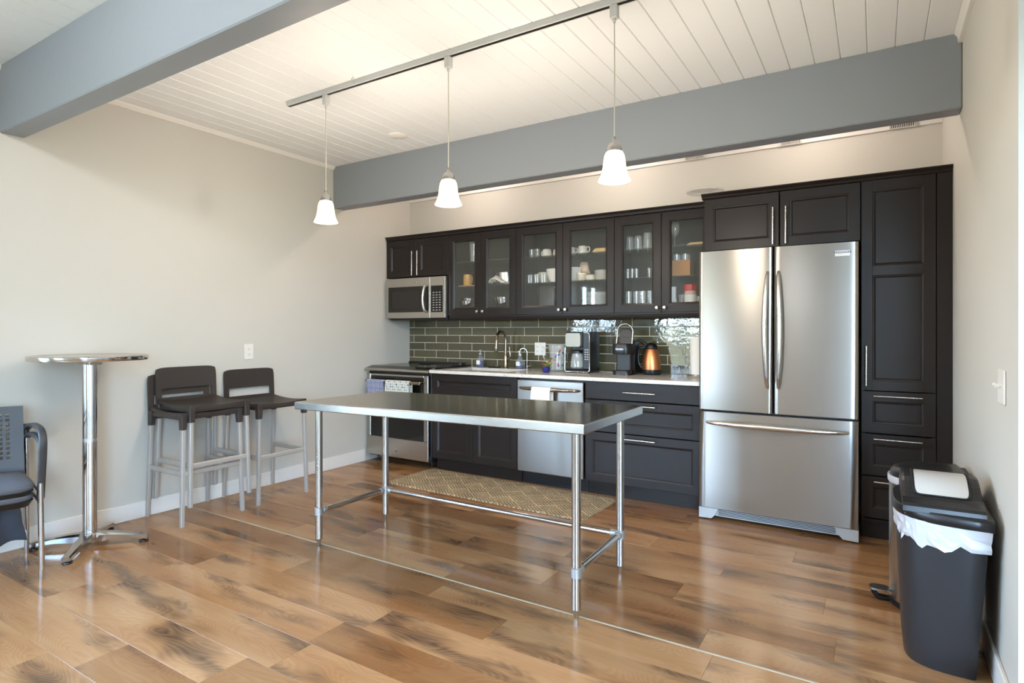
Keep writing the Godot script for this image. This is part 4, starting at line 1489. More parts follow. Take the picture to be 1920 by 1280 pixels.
# ------------------------------------------------------------------ in the glass cabinets
func tumbler(called: String, label: String, at: Vector3, r0: float, r1: float, h: float, group: String, inverted := false) -> void:
	var st := ns()
	if inverted:
		lathe(st, [Vector2(r1, 0), Vector2(r0 * 1.04, h * 0.82), Vector2(r0 * 0.8, h * 0.96), Vector2(0, h), Vector2(0, h - 0.006), Vector2(r0 * 0.75, h * 0.93), Vector2(r1 - 0.003, 0.0), Vector2(r1, 0)], Vector3.ZERO, 18)
	else:
		lathe(st, [Vector2(0, 0), Vector2(r0, 0), Vector2(r1, h), Vector2(r1 - 0.0025, h), Vector2(r0 - 0.003, 0.008), Vector2(0, 0.008)], Vector3.ZERO, 18)
	solid(called, st, M.clear_glass, label, "glass", at, group)

func mug(label: String, at: Vector3, m: Material, turn: float, h := 0.075, r := 0.040, inverted := false) -> void:
	var t := thing("coffee_mug", label, "mug", at, turn, "mugs in the glass cabinets")
	var st := ns()
	var p := [Vector2(0, 0), Vector2(r * 0.92, 0), Vector2(r, 0.006), Vector2(r, h - 0.002), Vector2(r - 0.003, h), Vector2(r - 0.005, h - 0.003), Vector2(r - 0.006, 0.010), Vector2(0, 0.008)]
	if inverted:
		p = [Vector2(r - 0.005, 0.004), Vector2(r - 0.003, 0), Vector2(r, 0.002), Vector2(r * 0.96, h * 0.6), Vector2(r * 0.82, h * 0.96), Vector2(r * 0.74, h), Vector2(0, h)]
	lathe(st, p, Vector3.ZERO, 24)
	part(t, "cup", st, m)
	st = ns()
	tube(st, curve([Vector3(r - 0.003, h * 0.80, 0), Vector3(r + 0.024, h * 0.80, 0), Vector3(r + 0.030, h * 0.5, 0), Vector3(r + 0.020, h * 0.22, 0), Vector3(r - 0.003, h * 0.20, 0)], 5), 0.0046, 8)
	part(t, "handle", st, m)

func bowl(called: String, label: String, at: Vector3, m: Material, r: float, h: float, group := "", foot := 0.5) -> void:
	var st := ns()
	lathe(st, [Vector2(0, 0), Vector2(r * foot, 0), Vector2(r * (foot + 0.22), h * 0.25), Vector2(r * 0.92, h * 0.66), Vector2(r, h), Vector2(r - 0.003, h), Vector2(r * 0.90, h * 0.68), Vector2(r * (foot + 0.18), h * 0.28), Vector2(r * foot * 0.9, 0.006), Vector2(0, 0.006)], Vector3.ZERO, 28)
	solid(called, st, m, label, "bowl", at, group)

func plate_mesh(r: float) -> ArrayMesh:
	var st := ns()
	lathe(st, [Vector2(0, 0), Vector2(r * 0.6, 0), Vector2(r * 0.68, 0.004), Vector2(r, 0.0095), Vector2(r, 0.012), Vector2(r * 0.68, 0.007), Vector2(r * 0.6, 0.004), Vector2(0, 0.004)], Vector3.ZERO, 32)
	st.generate_normals()
	return st.commit()

func cupboard_things() -> void:
	var st: SurfaceTool
	var B := 1.4265     # cabinet floor
	var S1 := 1.6905    # lower glass shelf
	var S2 := 1.9205    # upper glass shelf
	# --- first glass cabinet
	tumbler("glass_pitcher", "tall clear glass vase on the top shelf of the leftmost glass cabinet", Vector3(0.985, S2, 0.20), 0.038, 0.048, 0.205, "")
	st = ns()
	prism(st, rr2(0.180, 0.14, 0.03), 0, 0.012, Transform3D(Basis(Vector3.RIGHT, -PI / 2), Vector3.ZERO))
	solid("wooden_board", st, M.board_wood, "small wooden board under the yellow mug in the glass cabinet", "board", Vector3(0.918, S1, 0.19))
	mug("yellow mug on a wooden board in the leftmost glass cabinet", Vector3(0.905, S1 + 0.0125, 0.195), M.yellow_mug, -0.25, 0.105, 0.040)
	bowl("metal_bowl", "upper tilted metal bowl of the pair behind the leftmost glass door", Vector3(0.930, B + 0.045, 0.19), M.chrome, 0.088, 0.105, "metal bowls")
	bowl("metal_bowl", "lower metal bowl of the pair behind the leftmost glass door", Vector3(0.919, B, 0.19), M.chrome, 0.100, 0.125, "metal bowls")
	bowl("metal_bowl", "single tall metal bowl behind the second glass door", Vector3(1.318, B, 0.19), M.chrome, 0.100, 0.150, "metal bowls")
	st = ns()
	lathe(st, [Vector2(0, 0), Vector2(0.075, 0.0), Vector2(0.078, 0.006), Vector2(0.074, 0.008), Vector2(0.055, 0.005), Vector2(0, 0.005)], Vector3.ZERO, 32)
	var gp := solid("glass_plate", st, M.clear_glass, "clear glass plate standing upright behind the second glass door", "plate", Vector3(1.395, S2 + 0.076, 0.10))
	gp.rotation.x = PI / 2 - 0.18
	st = ns()
	lathe(st, [Vector2(0, 0), Vector2(0.10, 0), Vector2(0.112, 0.015), Vector2(0.112, 0.112), Vector2(0.108, 0.112), Vector2(0.106, 0.015), Vector2(0, 0.006)], Vector3.ZERO, 30)
	solid("steel_dish", st, M.satin_steel, "dented steel pan behind the white cloth in the second glass door", "pan", Vector3(1.325, S1, 0.155))
	st = ns()
	var n := noise(66, 4.0, 3)
	var cloth := func(u: float, v: float) -> Vector3:
		var x := (u - 0.5) * 0.19
		return Vector3(x, 0.018 + 0.060 * exp(-pow((u - 0.38) * 3.2, 2.0)) * (1.0 - 0.7 * absf(v - 0.5)) + 0.020 * n.get_noise_2d(u * 2.0, v * 2.0), (0.5 - v) * 0.085)
	sheet(st, 18, 10, cloth, 0.012)
	solid("folded_cloth", st, M.paper_white, "crumpled white cloth in front of the steel pan", "cloth", Vector3(1.318, S1, 0.282))
	# --- second glass cabinet, top shelf
	for x in [1.603, 1.662]:
		tumbler("shot_glass", "small clear glass at the left end of the mug shelf", Vector3(x, S2, 0.17), 0.023, 0.028, 0.082, "small glasses on the mug shelf")
	mug("white mug upside down, first from the left on its shelf", Vector3(1.775, S2, 0.20), M.white_plate, PI - 0.35, 0.066, 0.044, true)
	mug("white mug upside down, second from the left on its shelf", Vector3(1.860, S2, 0.16), M.cream_plate, 0.5, 0.064, 0.042, true)
	mug("white mug upside down, third from the left on its shelf", Vector3(2.012, S2, 0.20), M.white_plate, -0.3, 0.066, 0.042, true)
	mug("white mug upside down, nearest to the tan napkins", Vector3(2.125, S2, 0.21), M.white_plate, -0.2, 0.068, 0.044, true)
	napkins(Vector3(2.290, S2, 0.19), "stack of tan folded napkins beside the white mugs", 0.12, 0.035)
	# middle shelf
	for i in 6:
		tumbler("drinking_glass", "clear ribbed glass in the row before the white bowls", Vector3(1.600 + i * 0.034, S1, 0.215 + 0.02 * (i % 2)), 0.0145, 0.0165, 0.078, "ribbed glasses before the bowls")
	bowl("cream_bowl", "cream bowl behind the row of small glasses", Vector3(1.715, S1, 0.11), M.cream_plate, 0.072, 0.100, "white bowls", 0.6)
	bowl("white_bowl", "largest white bowl at the centre stile of the wide glass cabinet", Vector3(1.870, S1, 0.20), M.white_plate, 0.090, 0.115, "white bowls", 0.55)
	for i in 2:
		bowl("white_bowl", ["lower of two nested tall white bowls behind the fourth glass door", "upper of two nested tall white bowls behind the fourth glass door"][i], Vector3(2.045, S1 + i * 0.035, 0.20), M.white_plate, 0.058, 0.085, "white bowls", 0.6)
	bowl("white_bowl", "small white bowl right of the nested bowls", Vector3(2.125, S1, 0.235), M.cream_plate, 0.044, 0.064, "white bowls", 0.65)
	bowl("white_bowl", "lowest white bowl left of the small plates", Vector3(2.198, S1, 0.215), M.cream_plate, 0.042, 0.048, "white bowls", 0.7)
	var small := plate_mesh(0.068)
	for i in 9:
		var o := share(self, numbered("side_plate"), small, M.white_plate, Vector3(2.300, S1 + i * 0.0088, 0.19))
		tag(o, "small white plate in the stack beside the bowls", "plate", "stack of small white plates")
	# cabinet floor
	st = ns()
	loft(st, [rrect(0, 0, 0, 0.165, 0.16, 0.02), rrect(0, 0, 0.21, 0.185, 0.18, 0.03), rrect(0, 0, 0.235, 0.17, 0.165, 0.03)])
	solid("black_canister", st, M.black_plastic, "black ribbed canister on the floor of the wide glass cabinet", "canister", Vector3(1.800, B, 0.18))
	var large := plate_mesh(0.105)
	for i in 13:
		var o := share(self, numbered("dinner_plate"), large, M.white_plate, Vector3(2.270, B + i * 0.0125, 0.19))
		tag(o, "large white plate in the stack on the cabinet floor", "plate", "stack of large white plates")
	# --- third glass cabinet
	for i in 3:
		tumbler("glass_jar", ["inverted clear jar, left of three on the top shelf", "inverted clear jar, middle of three on the top shelf", "inverted clear jar, right and largest of three on the top shelf"][i], Vector3([2.540, 2.610, 2.690][i], S2, 0.19), 0.032 if i < 2 else 0.037, 0.034 if i < 2 else 0.039, 0.120 if i < 2 else 0.140, "inverted jars on the top shelf", true)
	for i in 4:
		tumbler("stem_glass", "short clear glass on the middle shelf behind the fifth glass door", Vector3(2.530 + (i if i < 3 else 5) * 0.036, S1, 0.21), 0.014, 0.0165, 0.078, "short glasses behind the fifth glass door")
	tumbler("tall_glass", "tall clear glass on the middle shelf behind the fifth glass door", Vector3(2.742, S1, 0.16), 0.028, 0.032, 0.135, "")
	for i in 5:
		tumbler("highball_glass", "tall clear glass in the bottom row behind the fifth glass door", Vector3(2.540 + i * 0.058, B, 0.22 - 0.02 * (i % 2)), 0.025, 0.028, 0.160, "glasses in the bottom row")
	var wg := thing("wine_glass", "clear wine glass on the top shelf behind the rightmost glass door", "glass", Vector3(2.905, S2, 0.18))
	st = ns()
	lathe(st, [Vector2(0, 0), Vector2(0.030, 0.001), Vector2(0.006, 0.006), Vector2(0.0035, 0.012), Vector2(0.0035, 0.075), Vector2(0.010, 0.085), Vector2(0.030, 0.110), Vector2(0.036, 0.145), Vector2(0.031, 0.200), Vector2(0.0295, 0.200), Vector2(0.0345, 0.145), Vector2(0.028, 0.112), Vector2(0, 0.090)], Vector3.ZERO, 20)
	part(wg, "bowl", st, M.clear_glass)
	napkins(Vector3(3.075, S2, 0.18), "stack of tan folded napkins behind the rightmost glass door", 0.13, 0.022)
	var bxn := thing("card_box", "open brown cardboard box behind the rightmost glass door", "box", Vector3(2.972, S1, 0.185))
	st = ns()
	bx(st, -0.068, 0.068, 0.0, 0.004, -0.06, 0.06, 0)
	bx(st, -0.068, 0.068, 0.004, 0.122, 0.057, 0.060, 0.0005)
	bx(st, -0.068, 0.068, 0.004, 0.122, -0.060, -0.057, 0.0005)
	bx(st, -0.068, -0.065, 0.004, 0.122, -0.057, 0.057, 0.0005)
	bx(st, 0.065, 0.068, 0.004, 0.122, -0.057, 0.057, 0.0005)
	part(bxn, "tray", st, M.kraft_card)
	for i in 4:
		tumbler("plastic_cup", "clear cup standing in the open cardboard box", Vector3(2.930 + (i % 2) * 0.066, S1 + 0.005, 0.158 + (i / 2) * 0.056), 0.022, 0.026, 0.165, "cups in the cardboard box")
	var jar := thing("spice_jar", "clear jar with a bright red lid and pink label", "jar", Vector3(3.030, B, 0.19))
	st = ns()
	lathe(st, [Vector2(0, 0), Vector2(0.044, 0), Vector2(0.047, 0.006), Vector2(0.047, 0.130), Vector2(0.042, 0.148), Vector2(0.042, 0.152)], Vector3.ZERO, 26)
	part(jar, "jar_body", st, M.label_pink)
	st = ns()
	lathe(st, [Vector2(0.0478, 0.045), Vector2(0.0478, 0.118)], Vector3.ZERO, 26)
	part(jar, "paper_label", st, M.paper_white)
	st = ns()
	lathe(st, [Vector2(0.050, 0.150), Vector2(0.051, 0.154), Vector2(0.051, 0.194), Vector2(0.048, 0.198), Vector2(0, 0.198)], Vector3.ZERO, 26)
	part(jar, "lid", st, M.red_lid)
	st = ns()
	prism(st, [Vector2(-0.034, 0), Vector2(0.040, 0), Vector2(0.018, 0.10), Vector2(0.020, 0.185), Vector2(-0.030, 0.185)], -0.012, 0.012)
	solid("paper_packet", st, M.paper_white, "white paper packet left of the red-lidded jar", "packet", Vector3(2.900, B, 0.20))
	for i in 2:
		tumbler("small_tumbler", ["small clear tumbler between the paper packet and the red-lidded jar", "small clear tumbler right of the red-lidded jar"][i], Vector3([2.955, 3.105][i], B, [0.16, 0.20][i]), 0.022, 0.027, [0.125, 0.105][i], "small tumblers by the red-lidded jar")
	# --- glass cake stand on top of the tall cabinets
	var ck := thing("cake_stand", "clear glass cake stand on top of the wall cabinets", "cake stand", Vector3(3.155, 2.2155, 0.25))
	st = ns()
	lathe(st, [Vector2(0, 0), Vector2(0.055, 0.0), Vector2(0.050, 0.006), Vector2(0.015, 0.020), Vector2(0.012, 0.070), Vector2(0.030, 0.086), Vector2(0.135, 0.092), Vector2(0.140, 0.104), Vector2(0.136, 0.104), Vector2(0.130, 0.097), Vector2(0, 0.095)], Vector3.ZERO, 36)
	part(ck, "stand", st, M.clear_glass)

func napkins(at: Vector3, label: String, w: float, h: float) -> void:
	var st := ns()
	loft(st, [rrect(0, 0, 0, w, 0.12, 0.012), rrect(0.002, 0, h * 0.35, w * 1.02, 0.12, 0.015), rrect(0.006, 0, h * 0.7, w * 0.95, 0.118, 0.015), rrect(0.010, 0, h, w * 0.8, 0.11, 0.015)])
	solid("napkin_stack", st, M.napkin_tan, label, "napkins", at, "napkin stacks")

# ------------------------------------------------------------------ furniture
func furniture() -> void:
	var st: SurfaceTool
	# --- stainless work table
	var t := thing("steel_table", "long stainless steel work table on four tube legs", "table", Vector3(2.28, 0, 2.155))
	var tilt := Basis(Vector3(0, 0, 1), atan(0.021 / 1.853))
	st = ns()
	var top := Transform3D(tilt, Vector3(0, 0.862, 0.003))
	var w := 1.853
	var dp := 0.730
	# the sheet, its turned-down edge and the return under it
	var prof := [Vector2(0.012, -0.034), Vector2(0.012, -0.044), Vector2(0.003, -0.044), Vector2(0, -0.040), Vector2(0, -0.006), Vector2(0.002, -0.002), Vector2(0.006, 0.0), Vector2(0.010, 0.0)]
	var R := []
	for p in prof:
		var a: float = w / 2 - p.x
		var b: float = dp / 2 - p.x
		R.append([top * Vector3(-a, p.y, -b), top * Vector3(-a, p.y, b), top * Vector3(a, p.y, b), top * Vector3(a, p.y, -b)])
	for i in R.size() - 1:
		flat(st)
		for k in 4:
			quad(st, R[i][k], R[i][(k + 1) % 4], R[i + 1][(k + 1) % 4], R[i + 1][k])
	part(t, "edge", st, M.edge_steel)
	st = ns()
	flat(st)
	uvf = func(p: Vector3) -> Vector2: return Vector2(p.x, p.z)
	var l: Array = R[-1]
	quad(st, l[0], l[1], l[2], l[3])
	var lo := []
	for k in 4:
		lo.append(l[k] - Vector3(0, 0.002, 0))
	quad(st, lo[3], lo[2], lo[1], lo[0])
	part(t, "tabletop", st, M.table_steel)
	uvf = plain_uv
	st = ns()
	bx(st, -0.80, 0.80, 0.822, 0.852, -0.09, 0.09, 0.004)
	part(t, "underside_channel", st, M.cast_zinc)
	var legs := {"fl": Vector3(-0.824, 0, 0.276), "bl": Vector3(-0.823, 0, -0.275), "fr": Vector3(0.848, 0, 0.276), "br": Vector3(0.833, 0, -0.284)}
	for k in legs:
		var p: Vector3 = legs[k]
		var ht: float = 0.862 - 0.003 + p.x * 0.01133
		st = ns()
		lathe(st, [Vector2(0.0, 0.036), Vector2(0.0190, 0.036), Vector2(0.0215, 0.040), Vector2(0.0215, 0.046), Vector2(0.0205, 0.050), Vector2(0.0205, ht)], p, 24)
		var lg := part(t, "leg", st, M.tube_steel)
		st = ns()
		lathe(st, [Vector2(0, 0), Vector2(0.0105, 0), Vector2(0.0120, 0.004), Vector2(0.0125, 0.037)], p, 18)
		part(lg, "foot", st, M.chrome)
		st = ns()
		lathe(st, [Vector2(0.0205, 0.182), Vector2(0.0250, 0.184), Vector2(0.0250, 0.226), Vector2(0.0205, 0.228)], p, 24)
		part(lg, "collar", st, M.cast_zinc)
	for q in [["fl", "bl"], ["bl", "br"], ["fr", "br"]]:
		var a: Vector3 = legs[q[0]] + Vector3(0, 0.205, 0)
		var b: Vector3 = legs[q[1]] + Vector3(0, 0.205, 0)
		var dir := (b - a).normalized()
		st = ns()
		tube(st, [a + dir * 0.022, b - dir * 0.022], 0.0158, 18)
		var rl := part(t, "rail", st, M.tube_steel)
		for e in [[a, dir], [b, -dir]]:
			st = ns()
			tube(st, [e[0] + e[1] * 0.022, e[0] + e[1] * 0.026, e[0] + e[1] * 0.050, e[0] + e[1] * 0.054], [0.0165, 0.0195, 0.0195, 0.0165], 18)
			part(rl, "rail_socket", st, M.cast_zinc)
	# --- round bar table by the wall
	t = thing("bar_table", "tall round bar table with steel top and four-foot base", "table", Vector3(0.300, 0, 3.140))
	st = ns()
	lathe(st, [Vector2(0, 1.092), Vector2(0.285, 1.092), Vector2(0.293, 1.094), Vector2(0.296, 1.100), Vector2(0.296, 1.118), Vector2(0.292, 1.1225), Vector2(0.284, 1.1235), Vector2(0, 1.1235)], Vector3.ZERO, 72)
	part(t, "tabletop", st, M.polished_aluminium)
	st = ns()
	bx(st, -0.075, 0.075, 1.068, 1.092, -0.035, 0.035, 0.004)
	part(t, "bracket", st, M.cast_zinc)
	st = ns()
	var rings := []
	for y in [0.070, 0.615]:
		rings.append(lobed(y, 0.036))
	loft(st, rings, true, true)
	rings = []
	for y in [0.635, 1.070]:
		rings.append(lobed(y, 0.036))
	loft(st, rings, true, true)
	part(t, "post", st, M.polished_aluminium)
	st = ns()
	loft(st, [lobed(0.615, 0.033), lobed(0.635, 0.033)], false, false)
	part(t, "joint_ring", st, M.cast_zinc)
	st = ns()
	lathe(st, [Vector2(0, 0.028), Vector2(0.050, 0.030), Vector2(0.058, 0.045), Vector2(0.055, 0.070), Vector2(0.044, 0.078), Vector2(0, 0.080)], Vector3.ZERO, 28)
	part(t, "hub", st, M.polished_aluminium)
	for k in 4:
		var a := -0.82 + k * PI / 2 + PI
		var dir := Vector3(cos(a), 0, sin(a))
		var side := Vector3(-sin(a), 0, cos(a))
		var rg := []
		for i in 9:
			var s := i / 8.0
			var r := lerpf(0.030, 0.305, s)
			var yt := lerpf(0.078, 0.040, pow(s, 1.6))
			var yb := lerpf(0.024, 0.018, s) + 0.012 * sin(PI * s)
			var hw := lerpf(0.034, 0.021, s)
			var ring := PackedVector3Array()
			for q in [Vector2(-1, 0), Vector2(-1, 0.75), Vector2(-0.72, 1), Vector2(0.72, 1), Vector2(1, 0.75), Vector2(1, 0)]:
				ring.append(dir * r + side * hw * q.x + Vector3(0, lerpf(yb, yt, q.y), 0))
			rg.append(ring)
		st = ns()
		loft(st, rg, true, true, false)
		var ft := part(t, "foot_arm", st, M.polished_aluminium)
		st = ns()
		lathe(st, [Vector2(0, 0), Vector2(0.024, 0), Vector2(0.026, 0.004), Vector2(0.024, 0.010), Vector2(0.008, 0.012), Vector2(0.008, 0.024)], dir * 0.283, 18)
		part(ft, "glide", st, M.black_plastic)
	# --- bar stools: one alone, two stacked
	stool(Vector3(0.232, 0, 1.915), 0.0, 0.0, "brown plastic bar stool standing alone nearest the steel table")
	stool(Vector3(0.236, 0, 2.468), 0.0, 0.0, "lower brown plastic bar stool of the stacked pair")
	stool(Vector3(0.256, 0.044, 2.427), 0.0, 0.075, "upper brown plastic bar stool stacked on another by the wall")
	# --- two stacked visitor chairs at the left edge
	chair(Vector3(0.336, 0.0, 3.686), "lower grey chair of the stacked pair at the left edge")
	chair(Vector3(0.3517, 0.0510, 3.6893), "upper grey chair of the stacked pair at the left edge")
	# --- dark jacket hanging below the chair backs
	st = ns()
	var n := noise(44, 1.0, 2)
	var f := func(u: float, v: float) -> Vector3:
		var drop := v * 0.31
		var z := lerpf(0.0, 0.44, u) - 0.05 * v * (1.0 - u)
		return Vector3(0.012 * sin(u * 19.0 + v * 2.0) * (0.3 + v) + 0.018 * n.get_noise_2d(u * 3.0, v * 3.0), -drop - 0.03 * u * v + 0.012 * sin(u * 13.0) * v, z)
	sheet(st, 24, 14, f, 0.006)
	solid("draped_jacket", st, M.jacket_cloth, "dark grey jacket hanging down behind the seats of the stacked chairs", "jacket", Vector3(0.235, 0.418, 3.475))
	# --- rug
	var rg2 := thing("kitchen_rug", "flat woven jute rug with lattice pattern before the sink", "rug", Vector3(1.690, 0, 0.895), -0.025)
	st = ns()
	uvf = func(p: Vector3) -> Vector2: return Vector2(p.x / 1.83 + 0.5, p.z / 0.69 + 0.5)
	loft(st, [rrect(0, 0, 0.0005, 1.83, 0.588, 0.07), rrect(0, 0, 0.006, 1.83, 0.588, 0.07), rrect(0, 0, 0.008, 1.824, 0.582, 0.067)], true, true, false)
	part(rg2, "weave", st, M.jute)
	uvf = plain_uv

func lobed(y: float, r: float) -> PackedVector3Array:   # section of the post: three joined tubes
	var out := PackedVector3Array()
	for k in 48:
		var a := TAU * k / 48.0
		var q := r * (0.88 + 0.16 * absf(cos(1.5 * a + 0.9)))
		out.append(Vector3(cos(a) * q, y, sin(a) * q))
	return out

# a stool with a moulded seat and low slotted back, on four splayed aluminium legs; it faces +x. "cut" shortens the legs
func stool(at: Vector3, turn: float, cut: float, label: String) -> void:
	var t := thing("bar_stool", label, "stool", at, turn, "bar stools along the left wall")
	var st := ns()
	var H := 0.736
	# seat: dished, a little wider in front, with a turned-down rim
	var seat := func(u: float, v: float) -> Vector3:
		var x := lerpf(-0.185, 0.208, u)
		var hw := lerpf(0.205, 0.212, u)
		var z := lerpf(hw, -hw, v)
		var y := H - 0.012 * sin(PI * v) - 0.010 * sin(PI * u) + 0.014 * pow(1.0 - u, 3.0)
		return Vector3(x, y, z)
	sheet(st, 14, 14, seat, 0.022)
	part(t, "seat", st, M.stool_plastic)
	# apron under the seat
	for s in [-1.0, 1.0]:
		st = ns()
		bx(st, -0.17, 0.19, H - 0.050, H - 0.018, s * 0.198 - 0.010, s * 0.198 + 0.010, 0.004)
		part(t, "apron", st, M.stool_plastic)
	st = ns()
	bx(st, 0.182, 0.204, H - 0.048, H - 0.020, -0.19, 0.19, 0.004)
	part(t, "apron", st, M.stool_plastic)
	# back: a slightly curved panel with a long slot above the seat
	var bk := func(z: float, y: float) -> Vector3:
		return Vector3(-0.190 - 0.012 * (y - H) / 0.23 - 0.010 * (1.0 - pow(z / 0.215, 2.0)), y, z)
	st = ns()
	var panel := func(u: float, v: float) -> Vector3:
		var y := lerpf(0.822, 0.968, v)
		var z := lerpf(0.215, -0.215, u) * (1.0 - 0.035 * pow(v, 6.0))
		return bk.call(z, y - 0.012 * pow(absf(2 * u - 1), 8.0) * pow(v, 3.0))
	sheet(st, 18, 8, panel, 0.014)
	for s in [0, 1]:
		var side := func(u: float, v: float) -> Vector3:
			var y := lerpf(0.700, 0.8225, v)
			var z0 := 0.215 if s == 0 else -0.178
			return bk.call(lerpf(z0, z0 - 0.037, u), y)
		sheet(st, 3, 5, side, 0.014)
	var low := func(u: float, v: float) -> Vector3:
		return bk.call(lerpf(0.178, -0.178, u), lerpf(0.716, 0.760, v))
	sheet(st, 12, 3, low, 0.013)
	part(t, "backrest", st, M.stool_plastic)
	# legs, their sockets
	var foot := 0.0 + cut
	var corners := [[0.196, 0.196, 0.212, 0.212], [0.196, -0.196, 0.212, -0.212], [-0.180, 0.200, -0.212, 0.212], [-0.180, -0.200, -0.212, -0.212]]
	var P := func(c: Array, y: float) -> Vector3:
		var k := (0.70 - y) / 0.70
		return Vector3(lerpf(c[0], c[2], k), y, lerpf(c[1], c[3], k))
	for c in corners:
		st = ns()
		var rings := []
		for y in [foot, foot + 0.002, 0.40, 0.66]:
			var e := 0.0135 if y > foot else 0.0125
			var p: Vector3 = P.call(c, y)
			var ring := PackedVector3Array()
			for q in rr2(e * 2, e * 1.75, 0.004, 2):
				ring.append(p + Vector3(q.x, 0, q.y))
			rings.append(ring)
		loft(st, rings, true, true, false)
		part(t, "leg", st, M.matt_aluminium)
		st = ns()
		rings = []
		for y in [0.625, 0.70, 0.722]:
			var p: Vector3 = P.call(c, y)
			var e := 0.0185 if y < 0.66 else 0.021
			var ring := PackedVector3Array()
			for q in rr2(e * 2, e * 1.9, 0.006, 2):
				ring.append(p + Vector3(q.x, 0, q.y))
			rings.append(ring)
		loft(st, rings, true, true, false)
		part(t, "leg_socket", st, M.stool_plastic)
	# footrest: front bar and two side bars
	var yb := 0.340
	var fa: Vector3 = P.call(corners[0], yb)
	var fb: Vector3 = P.call(corners[1], yb)
	var ra: Vector3 = P.call(corners[2], yb)
	var rb: Vector3 = P.call(corners[3], yb)
	for e in [[fa, fb], [fa, ra], [fb, rb]]:
		st = ns()
		var a: Vector3 = e[0]
		var b: Vector3 = e[1]
		var d := (b - a).normalized()
		var up := Vector3.UP
		var sd := d.cross(up)
		var rings := []
		for p in [a, b]:
			var ring := PackedVector3Array()
			for q in rr2(0.020, 0.034, 0.008, 3):
				ring.append(p + sd * q.x + up * q.y)
			rings.append(ring)
		loft(st, rings, true, true, false)
		part(t, "footrest", st, M.matt_aluminium)

